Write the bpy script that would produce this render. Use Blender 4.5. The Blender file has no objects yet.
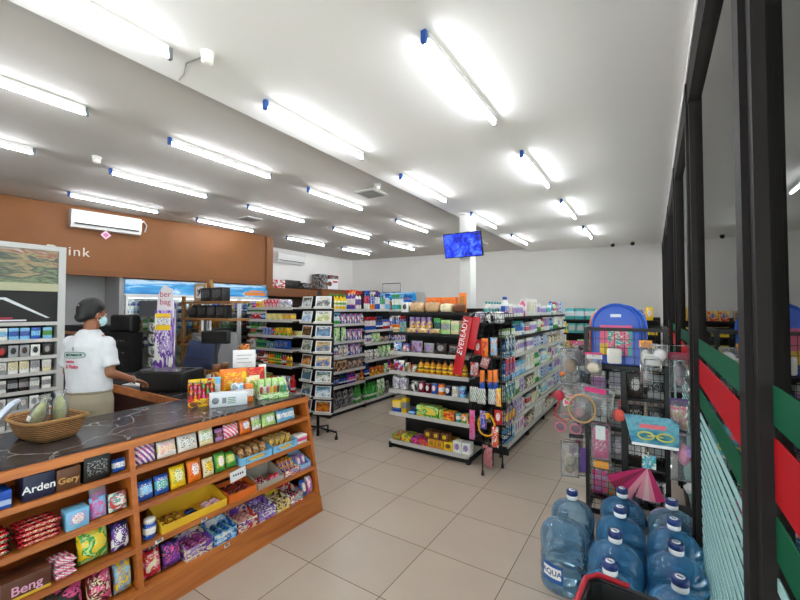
import bpy, bmesh, math, random
from mathutils import Vector, Matrix, Euler
PI = math.pi
SC = bpy.context.scene
COL = SC.collection
R = math.radians
# ------------------------------------------------------------ camera, world, exposure
cd = bpy.data.cameras.new('camera'); cam = bpy.data.objects.new('camera', cd); COL.objects.link(cam)
cd.sensor_width = 36; cd.lens = 390/800*36; cd.clip_start = .02
cam.location = (0, 0, 1.78)
cam.rotation_euler = (R(90+1.469), 0, R(32.86))
SC.camera = cam
SC.view_settings.view_transform = 'Standard'; SC.view_settings.look = 'None'
SC.view_settings.gamma = 1; SC.view_settings.use_curve_mapping = False
SC.view_settings.exposure = 0.98
w = bpy.data.worlds.new('sky'); SC.world = w; w.use_nodes = True
bg = w.node_tree.nodes['Background']; bg.inputs[0].default_value = (.96, .97, 1, 1); bg.inputs[1].default_value = 2.2
sl = bpy.data.lights.new('sun', 'SUN'); sl.energy = 26; sl.angle = .02; sun = bpy.data.objects.new('sun', sl); COL.objects.link(sun); sun.rotation_euler = Vector((.05, -.6, -.8)).to_track_quat('-Z', 'Y').to_euler()
TUBE = 27.0
# ------------------------------------------------------------ materials
MC = {}
def lin(c):
    if isinstance(c, str):
        c = [int(c[i:i+2], 16)/255 for i in (0, 2, 4)]
        c = [x/12.92 if x < .04045 else ((x+.055)/1.055)**2.4 for x in c]
    return (c[0], c[1], c[2], 1)
def newmat(n):
    m = bpy.data.materials.new(n); m.use_nodes = True
    return m, m.node_tree.nodes, m.node_tree.links, m.node_tree.nodes['Principled BSDF']
def mat(n, c, rough=.5, metal=0, emit=0, noise=0, ns=20):
    k = (n, str(c), rough, metal, emit, noise)
    if k in MC: return MC[k]
    m, N, L, b = newmat(n); c = lin(c)
    b.inputs['Base Color'].default_value = c; b.inputs['Roughness'].default_value = rough; b.inputs['Metallic'].default_value = metal
    if emit:
        b.inputs['Emission Color'].default_value = c; b.inputs['Emission Strength'].default_value = emit
    if noise:
        t = N.new('ShaderNodeTexCoord'); x = N.new('ShaderNodeTexNoise'); x.inputs['Scale'].default_value = ns; x.inputs['Detail'].default_value = 4
        r = N.new('ShaderNodeValToRGB'); L.new(t.outputs['Object'], x.inputs['Vector']); L.new(x.outputs['Fac'], r.inputs[0])
        r.color_ramp.elements[0].position = .3; r.color_ramp.elements[1].position = .7
        r.color_ramp.elements[0].color = tuple(v*(1-noise) for v in c[:3])+(1,); r.color_ramp.elements[1].color = tuple(min(1, v*(1+noise)) for v in c[:3])+(1,)
        L.new(r.outputs[0], b.inputs['Base Color'])
    MC[k] = m; return m
def math_(N, L, op, a, b=None, c=None):
    n = N.new('ShaderNodeMath'); n.operation = op
    for i, v in enumerate((a, b, c)):
        if v is None: continue
        if isinstance(v, (int, float)): n.inputs[i].default_value = v
        else: L.new(v, n.inputs[i])
    return n.outputs[0]
def mix(N, L, f, a, b):
    n = N.new('ShaderNodeMix'); n.data_type = 'RGBA'
    if isinstance(f, (int, float)): n.inputs[0].default_value = f
    else: L.new(f, n.inputs[0])
    for i, v in ((6, a), (7, b)):
        if isinstance(v, tuple): n.inputs[i].default_value = v
        else: L.new(v, n.inputs[i])
    return n.outputs[2]
HEX = dict(W='e8e8e4', K='101113', R='c81e28', G='3f9a3c', B='1f55b4', Y='efc71c', O='ea7a1c', P='6b3aa0', T='45a8a4', N='6a3f22', C='e6dcb4',
           I='e45a94', S='9a9c9f', L='7cc0e8', M='6e1626', D='14224f', A='c8861e', H='b8dc8c', V='a88cc8', E='3c2c26', F='c9a57c')
CN = dict(W='white', K='black', R='red', G='green', B='blue', Y='yellow', O='orange', P='purple', T='teal', N='brown', C='cream', I='pink', S='grey',
          L='light blue', M='maroon', D='navy', A='amber', H='pale green', V='lilac', E='dark brown', F='tan')
def pk(cols, style='band', rough=.35):
    """printed packaging: base colour, a printed field and small print marks"""
    k = ('pk', cols, style, rough)
    if k in MC: return MC[k]
    m, N, L, b = newmat('printed_'+'_'.join(CN[c].replace(' ', '_') for c in cols))
    c1, c2, c3 = [lin(HEX[c]) for c in (cols+cols[-1]*3)[:3]]
    t = N.new('ShaderNodeTexCoord'); s = N.new('ShaderNodeSeparateXYZ'); L.new(t.outputs['Generated'], s.inputs[0])
    X, Y, Z = s.outputs
    if style == 'band': f = math_(N, L, 'COMPARE', Z, .52, .2)
    elif style == 'blob':
        dx = math_(N, L, 'SUBTRACT', X, .5); dz = math_(N, L, 'SUBTRACT', Z, .55)
        d = math_(N, L, 'ADD', math_(N, L, 'MULTIPLY', dx, dx), math_(N, L, 'MULTIPLY', dz, dz)); f = math_(N, L, 'LESS_THAN', d, .075)
    elif style == 'stripe':
        a = math_(N, L, 'ADD', math_(N, L, 'MULTIPLY', X, 4.), math_(N, L, 'MULTIPLY', Z, 3.)); f = math_(N, L, 'GREATER_THAN', math_(N, L, 'FRACT', a), .5)
    elif style == 'low': f = math_(N, L, 'LESS_THAN', Z, .38)
    elif style == 'dots':
        v = N.new('ShaderNodeTexVoronoi'); v.inputs['Scale'].default_value = 7; L.new(t.outputs['Generated'], v.inputs['Vector']); f = math_(N, L, 'LESS_THAN', v.outputs['Distance'], .28)
    else:
        v = N.new('ShaderNodeTexNoise'); v.inputs['Scale'].default_value = 2.6; v.inputs['Detail'].default_value = .5; v.inputs['Distortion'].default_value = 1.; v.noise_dimensions = '4D'; v.inputs['W'].default_value = sum(map(ord, cols))*.37
        L.new(t.outputs['Generated'], v.inputs['Vector']); f = math_(N, L, 'GREATER_THAN', v.outputs['Fac'], .54); c2_ = math_(N, L, 'LESS_THAN', v.outputs['Fac'], .41)
    col = mix(N, L, f, c1, c2)
    if style == 'noise': col = mix(N, L, c2_, col, c3)
    mp = N.new('ShaderNodeMapping'); mp.inputs['Scale'].default_value = (11, 11, 24); L.new(t.outputs['Generated'], mp.inputs[0])
    nz = N.new('ShaderNodeTexNoise'); nz.inputs['Scale'].default_value = 1.; nz.inputs['Detail'].default_value = 1; L.new(mp.outputs[0], nz.inputs['Vector'])
    g = math_(N, L, 'GREATER_THAN', nz.outputs['Fac'], .56)
    g = math_(N, L, 'MULTIPLY', g, math_(N, L, 'COMPARE', Z, .55, .3))
    g = math_(N, L, 'MULTIPLY', g, math_(N, L, 'COMPARE', X, .5, .38))
    L.new(mix(N, L, g, col, c3), b.inputs['Base Color']); b.inputs['Roughness'].default_value = rough
    MC[k] = m; return m
def film(n, c, alpha, rough=.1, trans=(1, 1, 1, 1)):
    k = ('film', n)
    if k in MC: return MC[k]
    m, N, L, b = newmat(n); b.inputs['Base Color'].default_value = lin(c); b.inputs['Roughness'].default_value = rough
    t = N.new('ShaderNodeBsdfTransparent'); t.inputs[0].default_value = trans
    x = N.new('ShaderNodeMixShader'); lw = N.new('ShaderNodeLayerWeight'); lw.inputs[0].default_value = .35
    f = math_(N, L, 'ADD', math_(N, L, 'MULTIPLY', lw.outputs['Facing'], 1-alpha if alpha < .6 else .2), alpha)
    f = math_(N, L, 'MINIMUM', f, 1.)
    L.new(f, x.inputs[0]); L.new(t.outputs[0], x.inputs[1]); L.new(b.outputs[0], x.inputs[2])
    g = N.new('ShaderNodeBsdfGlossy'); g.inputs['Roughness'].default_value = rough*.5; fr = N.new('ShaderNodeFresnel'); fr.inputs[0].default_value = 1.4
    x2 = N.new('ShaderNodeMixShader'); L.new(fr.outputs[0], x2.inputs[0]); L.new(x.outputs[0], x2.inputs[1]); L.new(g.outputs[0], x2.inputs[2])
    L.new(x2.outputs[0], N['Material Output'].inputs[0]); MC[k] = m; return m
def glassmat(n='window_glass', ior=1.9, tint=(.93, .97, .95, 1)):
    k = ('glass', n)
    if k in MC: return MC[k]
    m, N, L, b = newmat(n); t = N.new('ShaderNodeBsdfTransparent'); t.inputs[0].default_value = tint
    g = N.new('ShaderNodeBsdfGlossy'); g.inputs['Roughness'].default_value = 0.0
    fr = N.new('ShaderNodeFresnel'); fr.inputs[0].default_value = ior; x = N.new('ShaderNodeMixShader')
    L.new(fr.outputs[0], x.inputs[0]); L.new(t.outputs[0], x.inputs[1]); L.new(g.outputs[0], x.inputs[2])
    L.new(x.outputs[0], N['Material Output'].inputs[0]); MC[k] = m; return m
def woodmat(n, c1, c2, rough=.35, axis='Y', sc=6):
    k = ('wood', n)
    if k in MC: return MC[k]
    m, N, L, b = newmat(n); t = N.new('ShaderNodeTexCoord'); mp = N.new('ShaderNodeMapping')
    s = [sc*2.5]*3; s['XYZ'.index(axis)] = sc*.22; mp.inputs['Scale'].default_value = s
    L.new(t.outputs['Object'], mp.inputs[0]); z = N.new('ShaderNodeTexNoise'); z.inputs['Scale'].default_value = 1.3; z.inputs['Detail'].default_value = 6; z.inputs['Distortion'].default_value = .6
    L.new(mp.outputs[0], z.inputs['Vector']); r = N.new('ShaderNodeValToRGB'); L.new(z.outputs['Fac'], r.inputs[0])
    r.color_ramp.elements[0].position = .32; r.color_ramp.elements[0].color = lin(c1); r.color_ramp.elements[1].position = .68; r.color_ramp.elements[1].color = lin(c2)
    L.new(r.outputs[0], b.inputs['Base Color']); b.inputs['Roughness'].default_value = rough; MC[k] = m; return m
def marble():
    m, N, L, b = newmat('dark_marble'); t = N.new('ShaderNodeTexCoord')
    z = N.new('ShaderNodeTexNoise'); z.inputs['Scale'].default_value = 3.5; z.inputs['Detail'].default_value = 5; L.new(t.outputs['Object'], z.inputs['Vector'])
    v = N.new('ShaderNodeTexVoronoi'); v.feature = 'DISTANCE_TO_EDGE'; v.inputs['Scale'].default_value = 2.6
    a = N.new('ShaderNodeVectorMath'); a.operation = 'MULTIPLY_ADD'; a.inputs[1].default_value = (.5, .5, .5); L.new(z.outputs['Color'], a.inputs[0]); L.new(t.outputs['Object'], a.inputs[2]); L.new(a.outputs[0], v.inputs['Vector'])
    r = N.new('ShaderNodeValToRGB'); L.new(v.outputs[0], r.inputs[0]); e = r.color_ramp.elements
    e[0].color = lin('a9a3a0'); e[0].position = 0; e[1].color = lin('252224'); e[1].position = .022
    z2 = N.new('ShaderNodeTexNoise'); z2.inputs['Scale'].default_value = 14; z2.inputs['Detail'].default_value = 6; L.new(t.outputs['Object'], z2.inputs['Vector'])
    L.new(mix(N, L, math_(N, L, 'MULTIPLY', z2.outputs['Fac'], .55), r.outputs[0], lin('5c5558')), b.inputs['Base Color']); b.inputs['Roughness'].default_value = .22
    return m
def tiles():
    m, N, L, b = newmat('floor_tiles'); t = N.new('ShaderNodeTexCoord'); mp = N.new('ShaderNodeMapping'); mp.inputs['Location'].default_value = (.836+6.1, -2.003+5.87, 0)
    L.new(t.outputs['Object'], mp.inputs[0]); k = N.new('ShaderNodeTexBrick'); k.offset = 0; k.squash = 1
    for n, v in (('Scale', 1), ('Mortar Size', .0028), ('Brick Width', .61), ('Row Height', .587), ('Mortar Smooth', .1), ('Bias', 0)): k.inputs[n].default_value = v
    k.inputs['Color1'].default_value = lin('b9aa9c'); k.inputs['Color2'].default_value = lin('b3a496'); k.inputs['Mortar'].default_value = lin('5b5048')
    L.new(mp.outputs[0], k.inputs['Vector']); z = N.new('ShaderNodeTexNoise'); z.inputs['Scale'].default_value = 3; z.inputs['Detail'].default_value = 8; L.new(t.outputs['Object'], z.inputs['Vector'])
    L.new(mix(N, L, math_(N, L, 'MULTIPLY', z.outputs['Fac'], .22), k.outputs['Color'], lin('8c7a6a')), b.inputs['Base Color'])
    L.new(math_(N, L, 'MULTIPLY_ADD', z.outputs['Fac'], .14, .16), b.inputs['Roughness']); b.inputs['Specular IOR Level'].default_value = .35
    return m
def weave(n, c1, c2, s=60):
    m, N, L, b = newmat(n); t = N.new('ShaderNodeTexCoord'); wv = N.new('ShaderNodeTexWave'); wv.bands_direction = 'Z'; wv.inputs['Scale'].default_value = s; wv.inputs['Distortion'].default_value = 3; wv.inputs['Detail Scale'].default_value = 3
    L.new(t.outputs['Object'], wv.inputs['Vector']); L.new(mix(N, L, wv.outputs['Fac'], lin(c1), lin(c2)), b.inputs['Base Color']); b.inputs['Roughness'].default_value = .7
    bp = N.new('ShaderNodeBump'); bp.inputs['Strength'].default_value = .6; bp.inputs['Distance'].default_value = .01; L.new(wv.outputs['Fac'], bp.inputs['Height']); L.new(bp.outputs[0], b.inputs['Normal']); return m
def picture(n, cols, sc=4, emit=0, axis='Z', rough=.3):
    """printed or glowing picture of soft colour fields"""
    k = ('pic', n)
    if k in MC: return MC[k]
    m, N, L, b = newmat(n); t = N.new('ShaderNodeTexCoord'); s = N.new('ShaderNodeSeparateXYZ'); L.new(t.outputs['Generated'], s.inputs[0])
    z = N.new('ShaderNodeTexNoise'); z.inputs['Scale'].default_value = sc; z.inputs['Detail'].default_value = 5; z.inputs['Distortion'].default_value = .8; L.new(t.outputs['Generated'], z.inputs['Vector'])
    v = math_(N, L, 'ADD', math_(N, L, 'MULTIPLY', s.outputs['XYZ'.index(axis)], .35), math_(N, L, 'MULTIPLY', math_(N, L, 'SUBTRACT', z.outputs['Fac'], .2), 1.15))
    r = N.new('ShaderNodeValToRGB'); L.new(v, r.inputs[0]); e = r.color_ramp.elements
    while len(e) < len(cols): e.new(.5)
    for i, c in enumerate(cols): e[i].position = .1+.8*i/(len(cols)-1); e[i].color = lin(c)
    L.new(r.outputs[0], b.inputs['Base Color']); b.inputs['Roughness'].default_value = rough
    if emit: L.new(r.outputs[0], b.inputs['Emission Color']); b.inputs['Emission Strength'].default_value = emit
    MC[k] = m; return m
BLACKM = mat('black_powder_coat', '080809', .55); WIRE = mat('black_wire', '080809', .5); CHROME = mat('chrome', 'c8c8c8', .2, 1)
STRIP = mat('pale_price_strip', 'bdbbb7', .35, noise=.06, ns=12); SHELFM = mat('cream_shelf_steel', 'bdb8ae', .4); WHITE = mat('white_plastic', 'e6e6e4', .35)
PAPER = mat('white_card', 'e9eaec', .6); INK = mat('dark_print', '26282c', .6); WOODC = woodmat('orange_counter_wood', '96501f', 'c27434'); WOODF = woodmat('counter_wood_face', 'a3581f', 'bd6c2c')
CLEAR = film('clear_plastic_wrap', 'b4b8bc', .16, .1); MARB = marble()
# ------------------------------------------------------------ mesh builder
class MB:
    def __init__(s): s.v = []; s.f = []; s.mi = []; s.sm = []; s.mats = []
    def add(s, vs, fs, m, smooth=False):
        if m not in s.mats: s.mats.append(m)
        i = s.mats.index(m); o = len(s.v); s.v += [tuple(p) for p in vs]
        for f in fs: s.f.append([a+o for a in f]); s.mi.append(i); s.sm.append(smooth)
        return s
    def box(s, a, b, m, T=None):
        (x0, y0, z0), (x1, y1, z1) = a, b
        vs = [(x0, y0, z0), (x1, y0, z0), (x1, y1, z0), (x0, y1, z0), (x0, y0, z1), (x1, y0, z1), (x1, y1, z1), (x0, y1, z1)]
        if T: vs = [T @ Vector(v) for v in vs]
        return s.add(vs, [(0, 3, 2, 1), (4, 5, 6, 7), (0, 1, 5, 4), (1, 2, 6, 5), (2, 3, 7, 6), (3, 0, 4, 7)], m)
    def cbox(s, a, b, m, r=.003, T=None):
        bm = bmesh.new(); bmesh.ops.create_cube(bm, size=1)
        for v in bm.verts: v.co = Vector([(a[i]+b[i])/2+v.co[i]*(b[i]-a[i]) for i in range(3)])
        bmesh.ops.bevel(bm, geom=bm.edges[:], offset=r, segments=2, affect='EDGES', profile=.5)
        bm.verts.index_update(); vs = [(T @ v.co) if T else v.co.copy() for v in bm.verts]; fs = [[v.index for v in f.verts] for f in bm.faces]; bm.free()
        return s.add(vs, fs, m, True)
    def lathe(s, prof, m, n=16, c=(0, 0, 0), smooth=True, sx=1, sy=1):
        vs = []; fs = []
        for r, z in prof:
            for i in range(n): a = 2*PI*i/n; vs.append((c[0]+r*sx*math.cos(a), c[1]+r*sy*math.sin(a), c[2]+z))
        for j in range(len(prof)-1):
            for i in range(n): k = (i+1) % n; fs.append((j*n+i, j*n+k, (j+1)*n+k, (j+1)*n+i))
        fs.append(tuple(reversed(range(n)))); fs.append(tuple(range((len(prof)-1)*n, len(prof)*n)))
        return s.add(vs, fs, m, smooth)
    def tube(s, pts, r, m, n=8, closed=False):
        pts = [Vector(p) for p in pts]; vs = []; fs = []; k = len(pts); rr = r if isinstance(r, (list, tuple)) else [r]*k
        ref = None
        for i, p in enumerate(pts):
            if closed: d = pts[(i+1) % k]-pts[i-1]
            else: d = pts[min(i+1, k-1)]-pts[max(i-1, 0)]
            d.normalize()
            if ref is None: ref = Vector((0, 0, 1)) if abs(d.z) < .9 else Vector((1, 0, 0))
            u = d.cross(ref).normalized(); v2 = u.cross(d); ref = v2
            for j in range(n): a = 2*PI*j/n; vs.append(p+(u*math.cos(a)+v2*math.sin(a))*rr[i])
        for i in range(k if closed else k-1):
            for j in range(n): a = i*n+j; b = i*n+(j+1) % n; c = ((i+1) % k)*n; fs.append((a, c+j, c+(j+1) % n, b))
        if not closed: fs.append(tuple(range(n))); fs.append(tuple(reversed(range((k-1)*n, k*n))))
        return s.add(vs, fs, m, True)
    def prism(s, poly, ax, a, b, m):
        """polygon in the two other axes, extruded from a to b along ax"""
        n = len(poly); ins = lambda p, t: tuple(list(p[:ax])+[t]+list(p[ax:]))
        vs = [ins(p, a) for p in poly]+[ins(p, b) for p in poly]
        return s.add(vs, [tuple(range(n)), tuple(range(2*n-1, n-1, -1))]+[(i, i+n, (i+1) % n+n, (i+1) % n) for i in range(n)], m)
    def pillow(s, w, d, h, m, nx=8, nz=8, crimp=True, T=None):
        vs = []; fs = []
        for side in (-1, 1):
            for j in range(nz+1):
                for i in range(nx+1):
                    u = i/nx*2-1; v = j/nz*2-1
                    if crimp: t = max(0, 1-(abs(v)/.86)**3)*max(0, (1-abs(u)**3))
                    else: t = max(0, 1-abs(v)**4)*max(0, 1-abs(u)**4)
                    t = t**.6; ww = 1-.06*(1-t)*(abs(u) > .9)
                    wr = .05*math.sin(u*9+v*4)*t
                    vs.append((u*w/2*ww, side*(t+wr)*d/2+side*.0006, h/2+v*h/2))
        o = (nx+1)*(nz+1)
        for j in range(nz):
            for i in range(nx):
                a = j*(nx+1)+i; q = (a, a+1, a+nx+2, a+nx+1); fs.append(q); fs.append(tuple(reversed([x+o for x in q])))
        ed = [i for i in range(nx+1)]+[(j+1)*(nx+1)-1 for j in range(1, nz+1)]+[nz*(nx+1)+i for i in range(nx-1, -1, -1)]+[j*(nx+1) for j in range(nz-1, 0, -1)]
        for i in range(len(ed)): a = ed[i]; b = ed[(i+1) % len(ed)]; fs.append((a, a+o, b+o, b))
        if T: vs = [T @ Vector(v) for v in vs]
        return s.add(vs, fs, m, True)
    def sphere(s, c, r, m, n=12, k=8):
        rx, ry, rz = r if isinstance(r, (tuple, list)) else (r, r, r)
        vs = []; fs = []
        for j in range(k+1):
            t = PI*j/k
            for i in range(n): a = 2*PI*i/n; vs.append((c[0]+rx*math.sin(t)*math.cos(a), c[1]+ry*math.sin(t)*math.sin(a), c[2]-rz*math.cos(t)))
        for j in range(k):
            for i in range(n): q = (i+1) % n; fs.append((j*n+i, j*n+q, (j+1)*n+q, (j+1)*n+i))
        return s.add(vs, fs, m, True)
    def loft(s, rings, m, n=20):
        """rings: (centre, rx, ry) horizontal ellipses"""
        vs = []; fs = []
        for c, rx, ry in rings:
            for i in range(n): a = 2*PI*i/n; vs.append((c[0]+rx*math.cos(a), c[1]+ry*math.sin(a), c[2]))
        for j in range(len(rings)-1):
            for i in range(n): k = (i+1) % n; fs.append((j*n+i, j*n+k, (j+1)*n+k, (j+1)*n+i))
        fs.append(tuple(reversed(range(n)))); fs.append(tuple(range((len(rings)-1)*n, len(rings)*n))); return s.add(vs, fs, m, True)
    def merge(s, o):
        for m in o.mats:
            if m not in s.mats: s.mats.append(m)
        off = len(s.v); s.v += o.v; s.f += [[a+off for a in f] for f in o.f]; s.sm += o.sm; s.mi += [s.mats.index(o.mats[i]) for i in o.mi]
    def mesh(s, name):
        me = bpy.data.meshes.new(name); me.from_pydata(s.v, [], s.f)
        for m in s.mats: me.materials.append(m)
        me.polygons.foreach_set('material_index', s.mi); me.polygons.foreach_set('use_smooth', s.sm)
        bm = bmesh.new(); bm.from_mesh(me); bmesh.ops.recalc_face_normals(bm, faces=bm.faces); bm.to_mesh(me); bm.free(); me.update()
        return me
    def obj(s, name, parent=None, loc=None, label=None):
        o = bpy.data.objects.new(name, s.mesh(name)); COL.objects.link(o)
        if parent: o.parent = parent
        if loc: o.location = loc
        if label: o['label'] = label
        return o
def tag(o, label, cat, group=None, kind=None):
    o['label'] = label; o['category'] = cat
    if group: o['group'] = group
    if kind: o['kind'] = kind
    return o
def empty(name, label, cat, loc=(0, 0, 0), rz=0, group=None, rx=0):
    o = bpy.data.objects.new(name, None); COL.objects.link(o); o.location = loc; o.rotation_euler = (rx, 0, rz); o.empty_display_size = .05
    return tag(o, label, cat, group)
def struct(name, mb): o = mb.obj(name); o['kind'] = 'structure'; return o
def text(s, size, m, parent, loc, rot, name='lettering', ext=.0008, align='CENTER', bold=0, spc=1):
    c = bpy.data.curves.new(name, 'FONT'); c.body = s; c.size = size; c.extrude = ext; c.align_x = align; c.space_character = spc; c.align_y = 'CENTER'; c.offset = bold
    t = bpy.data.objects.new(name, c); COL.objects.link(t); dg = bpy.context.evaluated_depsgraph_get()
    me = bpy.data.meshes.new_from_object(t.evaluated_get(dg)); bpy.data.objects.remove(t); me.materials.clear(); me.materials.append(m)
    o = bpy.data.objects.new(name, me); COL.objects.link(o); o.parent = parent; o.location = loc; o.rotation_euler = rot
    return o
# ------------------------------------------------------------ goods: each shape is a list of (part, MB), base at origin, front towards -y
def g_box(w, d, h, c, st):
    b = MB().cbox((-w/2, -d/2, 0), (w/2, d/2, h), pk(c, st), min(.003, d*.08)); return [('carton', b)]
def g_pouch(w, d, h, c, st): return [('pouch', MB().pillow(w, d, h, pk(c, st, .28)))]
def g_bottle(w, d, h, c, st):
    r = w/2; b = MB().lathe([(r*.85, 0), (r, .01), (r, h*.62), (r*.9, h*.7), (r*.42, h*.82), (r*.38, h*.88)], pk(c[0], 'band', .2), 14)
    l = MB().lathe([(r*1.01, h*.2), (r*1.02, h*.21), (r*1.02, h*.54), (r*1.01, h*.55)], pk((c[1]+c[2:]+c[0])[:3], 'band'), 14)
    k = MB().lathe([(r*.46, h*.86), (r*.46, h*.985), (r*.4, h)], mat('cap_'+CN[c[-1]], HEX[c[-1]], .35), 12); return [('body', b), ('paper_label', l), ('cap', k)]
def g_spray(w, d, h, c, st):
    r = w/2; b = MB().lathe([(r*.9, 0), (r, .01), (r, h*.55), (r*.8, h*.68), (r*.35, h*.76)], pk(c, st, .25), 14, sy=.7)
    k = MB().lathe([(r*.4, h*.74), (r*.4, h*.84), (r*.3, h*.86)], mat('cap_'+CN[c[-1]], HEX[c[-1]], .35), 10).box((-r*.3, -r*1.1, h*.86), (r*.3, r*.7, h), mat('cap_'+CN[c[-1]], HEX[c[-1]], .35))
    return [('body', b), ('spray_head', k)]
def g_can(w, d, h, c, st):
    r = w/2; b = MB().lathe([(r*.93, 0), (r, .006), (r, h-.008), (r*.93, h-.002)], pk(c, st, .25), 16)
    k = MB().lathe([(r*.95, h-.004), (r*.95, h), (r*.85, h), (r*.84, h-.003)], mat('tin_rim', 'b9bbbd', .3, .8), 16); return [('body', b), ('rim', k)]
def g_jar(w, d, h, c, st):
    r = w/2; b = MB().lathe([(r*.9, 0), (r, .008), (r, h*.72), (r*.8, h*.8)], pk(c, st, .2), 14)
    k = MB().lathe([(r*.86, h*.78), (r*.88, h*.97), (r*.8, h)], mat('cap_'+CN[c[-1]], HEX[c[-1]], .35), 14); return [('body', b), ('lid', k)]
def g_tube(w, d, h, c, st):
    r = w/2; b = MB(); vs = []; n = 12; Z = (.14, .5, .97, 1)
    for z in Z:
        t = (z-.14)/.86
        for i in range(n): a = 2*PI*i/n; vs.append((r*(.7+.3*t)*math.cos(a), r*(.7*(1-t)+.02)*math.sin(a), h*z))
    b.add(vs, [(j*n+i, j*n+(i+1) % n, (j+1)*n+(i+1) % n, (j+1)*n+i) for j in range(3) for i in range(n)]+[tuple(range(3*n, 4*n))], pk(c, st, .3), True)
    k = MB().lathe([(r*.75, 0), (r*.7, h*.15)], mat('cap_'+CN[c[-1]], HEX[c[-1]], .35), 12); return [('body', b), ('cap', k)]
def g_bar(w, d, h, c, st):
    T = Matrix.Translation((0, d/2, h/2)) @ Matrix.Rotation(R(90), 4, 'X'); return [('wrapper', MB().pillow(w, h, d, pk(c, st, .25), T=T, crimp=False))]
def g_block(w, d, h, c, st):
    b = MB().cbox((-w/2, -d/2, 0), (w/2, d/2, h), pk(c, st, .25), min(w, d, h)*.22); return [('wrapper', b)]
def g_bread(w, d, h, c, st):
    b = MB().cbox((-w/2, -d/2, 0), (w/2, d/2, h*.9), mat('bread_loaf_'+CN[c[0]], HEX[c[0]], .7, noise=.25, ns=30), h*.3)
    k = MB().lathe([(.02, h*.85), (.012, h*.95), (.03, h)], CLEAR, 8); return [('loaf', b), ('bag_twist', k)]
KIND = dict(box=(g_box, 'carton', 'box'), pouch=(g_pouch, 'snack_pouch', 'pouch'), bottle=(g_bottle, 'bottle', 'bottle'), spray=(g_spray, 'spray_bottle', 'spray bottle'), can=(g_can, 'tin_can', 'can'),
            jar=(g_jar, 'jar', 'jar'), tube=(g_tube, 'squeeze_tube', 'tube'), bar=(g_bar, 'wrapped_bar', 'bar'), block=(g_block, 'wrapped_pack', 'pack'), bread=(g_bread, 'bread_bag', 'bread'))
NOUN = dict(box='carton', pouch='pouch', bottle='bottle', spray='spray bottle', can='can', jar='jar', tube='tube', bar='wrapped bar', block='wrapped pack', bread='bread bag')
PC = {}; USED = {}
def put(kind, cols, w, d, h, loc, rz, label, st='band', near=False, group=None, tilt=0, name=None, cat=None, solo=None):
    fn, nm, ct = KIND[kind]
    if kind == 'box' and not name:
        for a_, b_ in (('right-aisle', 'toiletry_carton'), ('cleaning gondola', 'household_carton'), ('end display', 'food_carton'), ('back wall', 'storage_carton')):
            if a_ in label: name = b_
    key = (kind, cols, round(w, 3), round(d, 3), round(h, 3), st, near)
    if key not in PC:
        parts = fn(w, d, h, cols, st)
        if near and len(parts) > 1: PC[key] = [(p, m.mesh(p)) for p, m in parts]
        else:
            a = MB()
            for p, m in parts: a.merge(m)
            PC[key] = [(nm, a.mesh(nm))]
    ps = PC[key]
    n = len(label.split())
    assert 4 <= n <= 16, (n, label)
    if len(ps) == 1:
        o = bpy.data.objects.new(name or nm, ps[0][1]); COL.objects.link(o)
    else:
        o = bpy.data.objects.new(name or nm, None); o.empty_display_size = .03; COL.objects.link(o)
        for p, me in ps: q = bpy.data.objects.new(p, me); COL.objects.link(q); q.parent = o
    o.location = loc; o.rotation_euler = (tilt, 0, rz)
    if label in USED: print('DUPLABEL', label)
    USED[label] = 1
    return tag(o, label, cat or ct, group)
ORD = 'first second third fourth fifth sixth seventh eighth ninth tenth eleventh twelfth thirteenth fourteenth fifteenth sixteenth'.split()
def colname(c):
    a, b = CN[c[0]], CN[c[1]]
    return a if a == b else a+' and '+b
# frame: local x along the shelf, front at y=0 facing -y
class Fr:
    def __init__(s, x, y, rz): s.o = Vector((x, y, 0)); s.rz = rz; s.M = Matrix.Rotation(rz, 4, 'Z')
    def __call__(s, x, y, z): return s.o + (s.M @ Vector((x, y, z)))
def row(F, x0, x1, z, spec, loc, near=False, y0=.02, sh=None, deep=1, jit=0):
    """fills x0..x1 with runs; spec: 'kind cols w d h n [style]' separated by ; n items each. loc ends each label"""
    x = x0; seen = {}; rg = random.Random(int(x0*97+z*991))
    runs = [q.split() for q in spec.split(';') if q.strip()]
    cnt = {}
    for q in runs:
        if q[0] != 'gap': k = (q[0], colname(q[1])); cnt[k] = cnt.get(k, 0)+int(q[5])
    for q in runs:
        if q[0] == 'gap': x += float(q[1]); continue
        kind, c = q[0], q[1]; wi, d, h = map(float, q[2:5]); n = int(q[5]); st = q[6] if len(q) > 6 else 'band'; p = wi*1.06+.004
        desc = colname(c)+' '+NOUN[kind]; tot = cnt[(kind, colname(c))]
        for i in range(n):
            if x+p > x1+.02: break
            k = seen.get(desc, 0); seen[desc] = k+1
            lab = (f'{ORD[k]} {desc} from left, {loc}' if tot > 1 else f'{desc}, {loc}')
            put(kind, c, wi, d, h, F(x+p/2, y0+d/2+(rg.random()*jit), z), F.rz+(rg.uniform(-.06, .06) if kind in ('pouch', 'block') else 0), lab, st, near, f'{desc}s, {loc}' if tot > 1 else None)
            x += p
POOLS = {}
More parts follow.
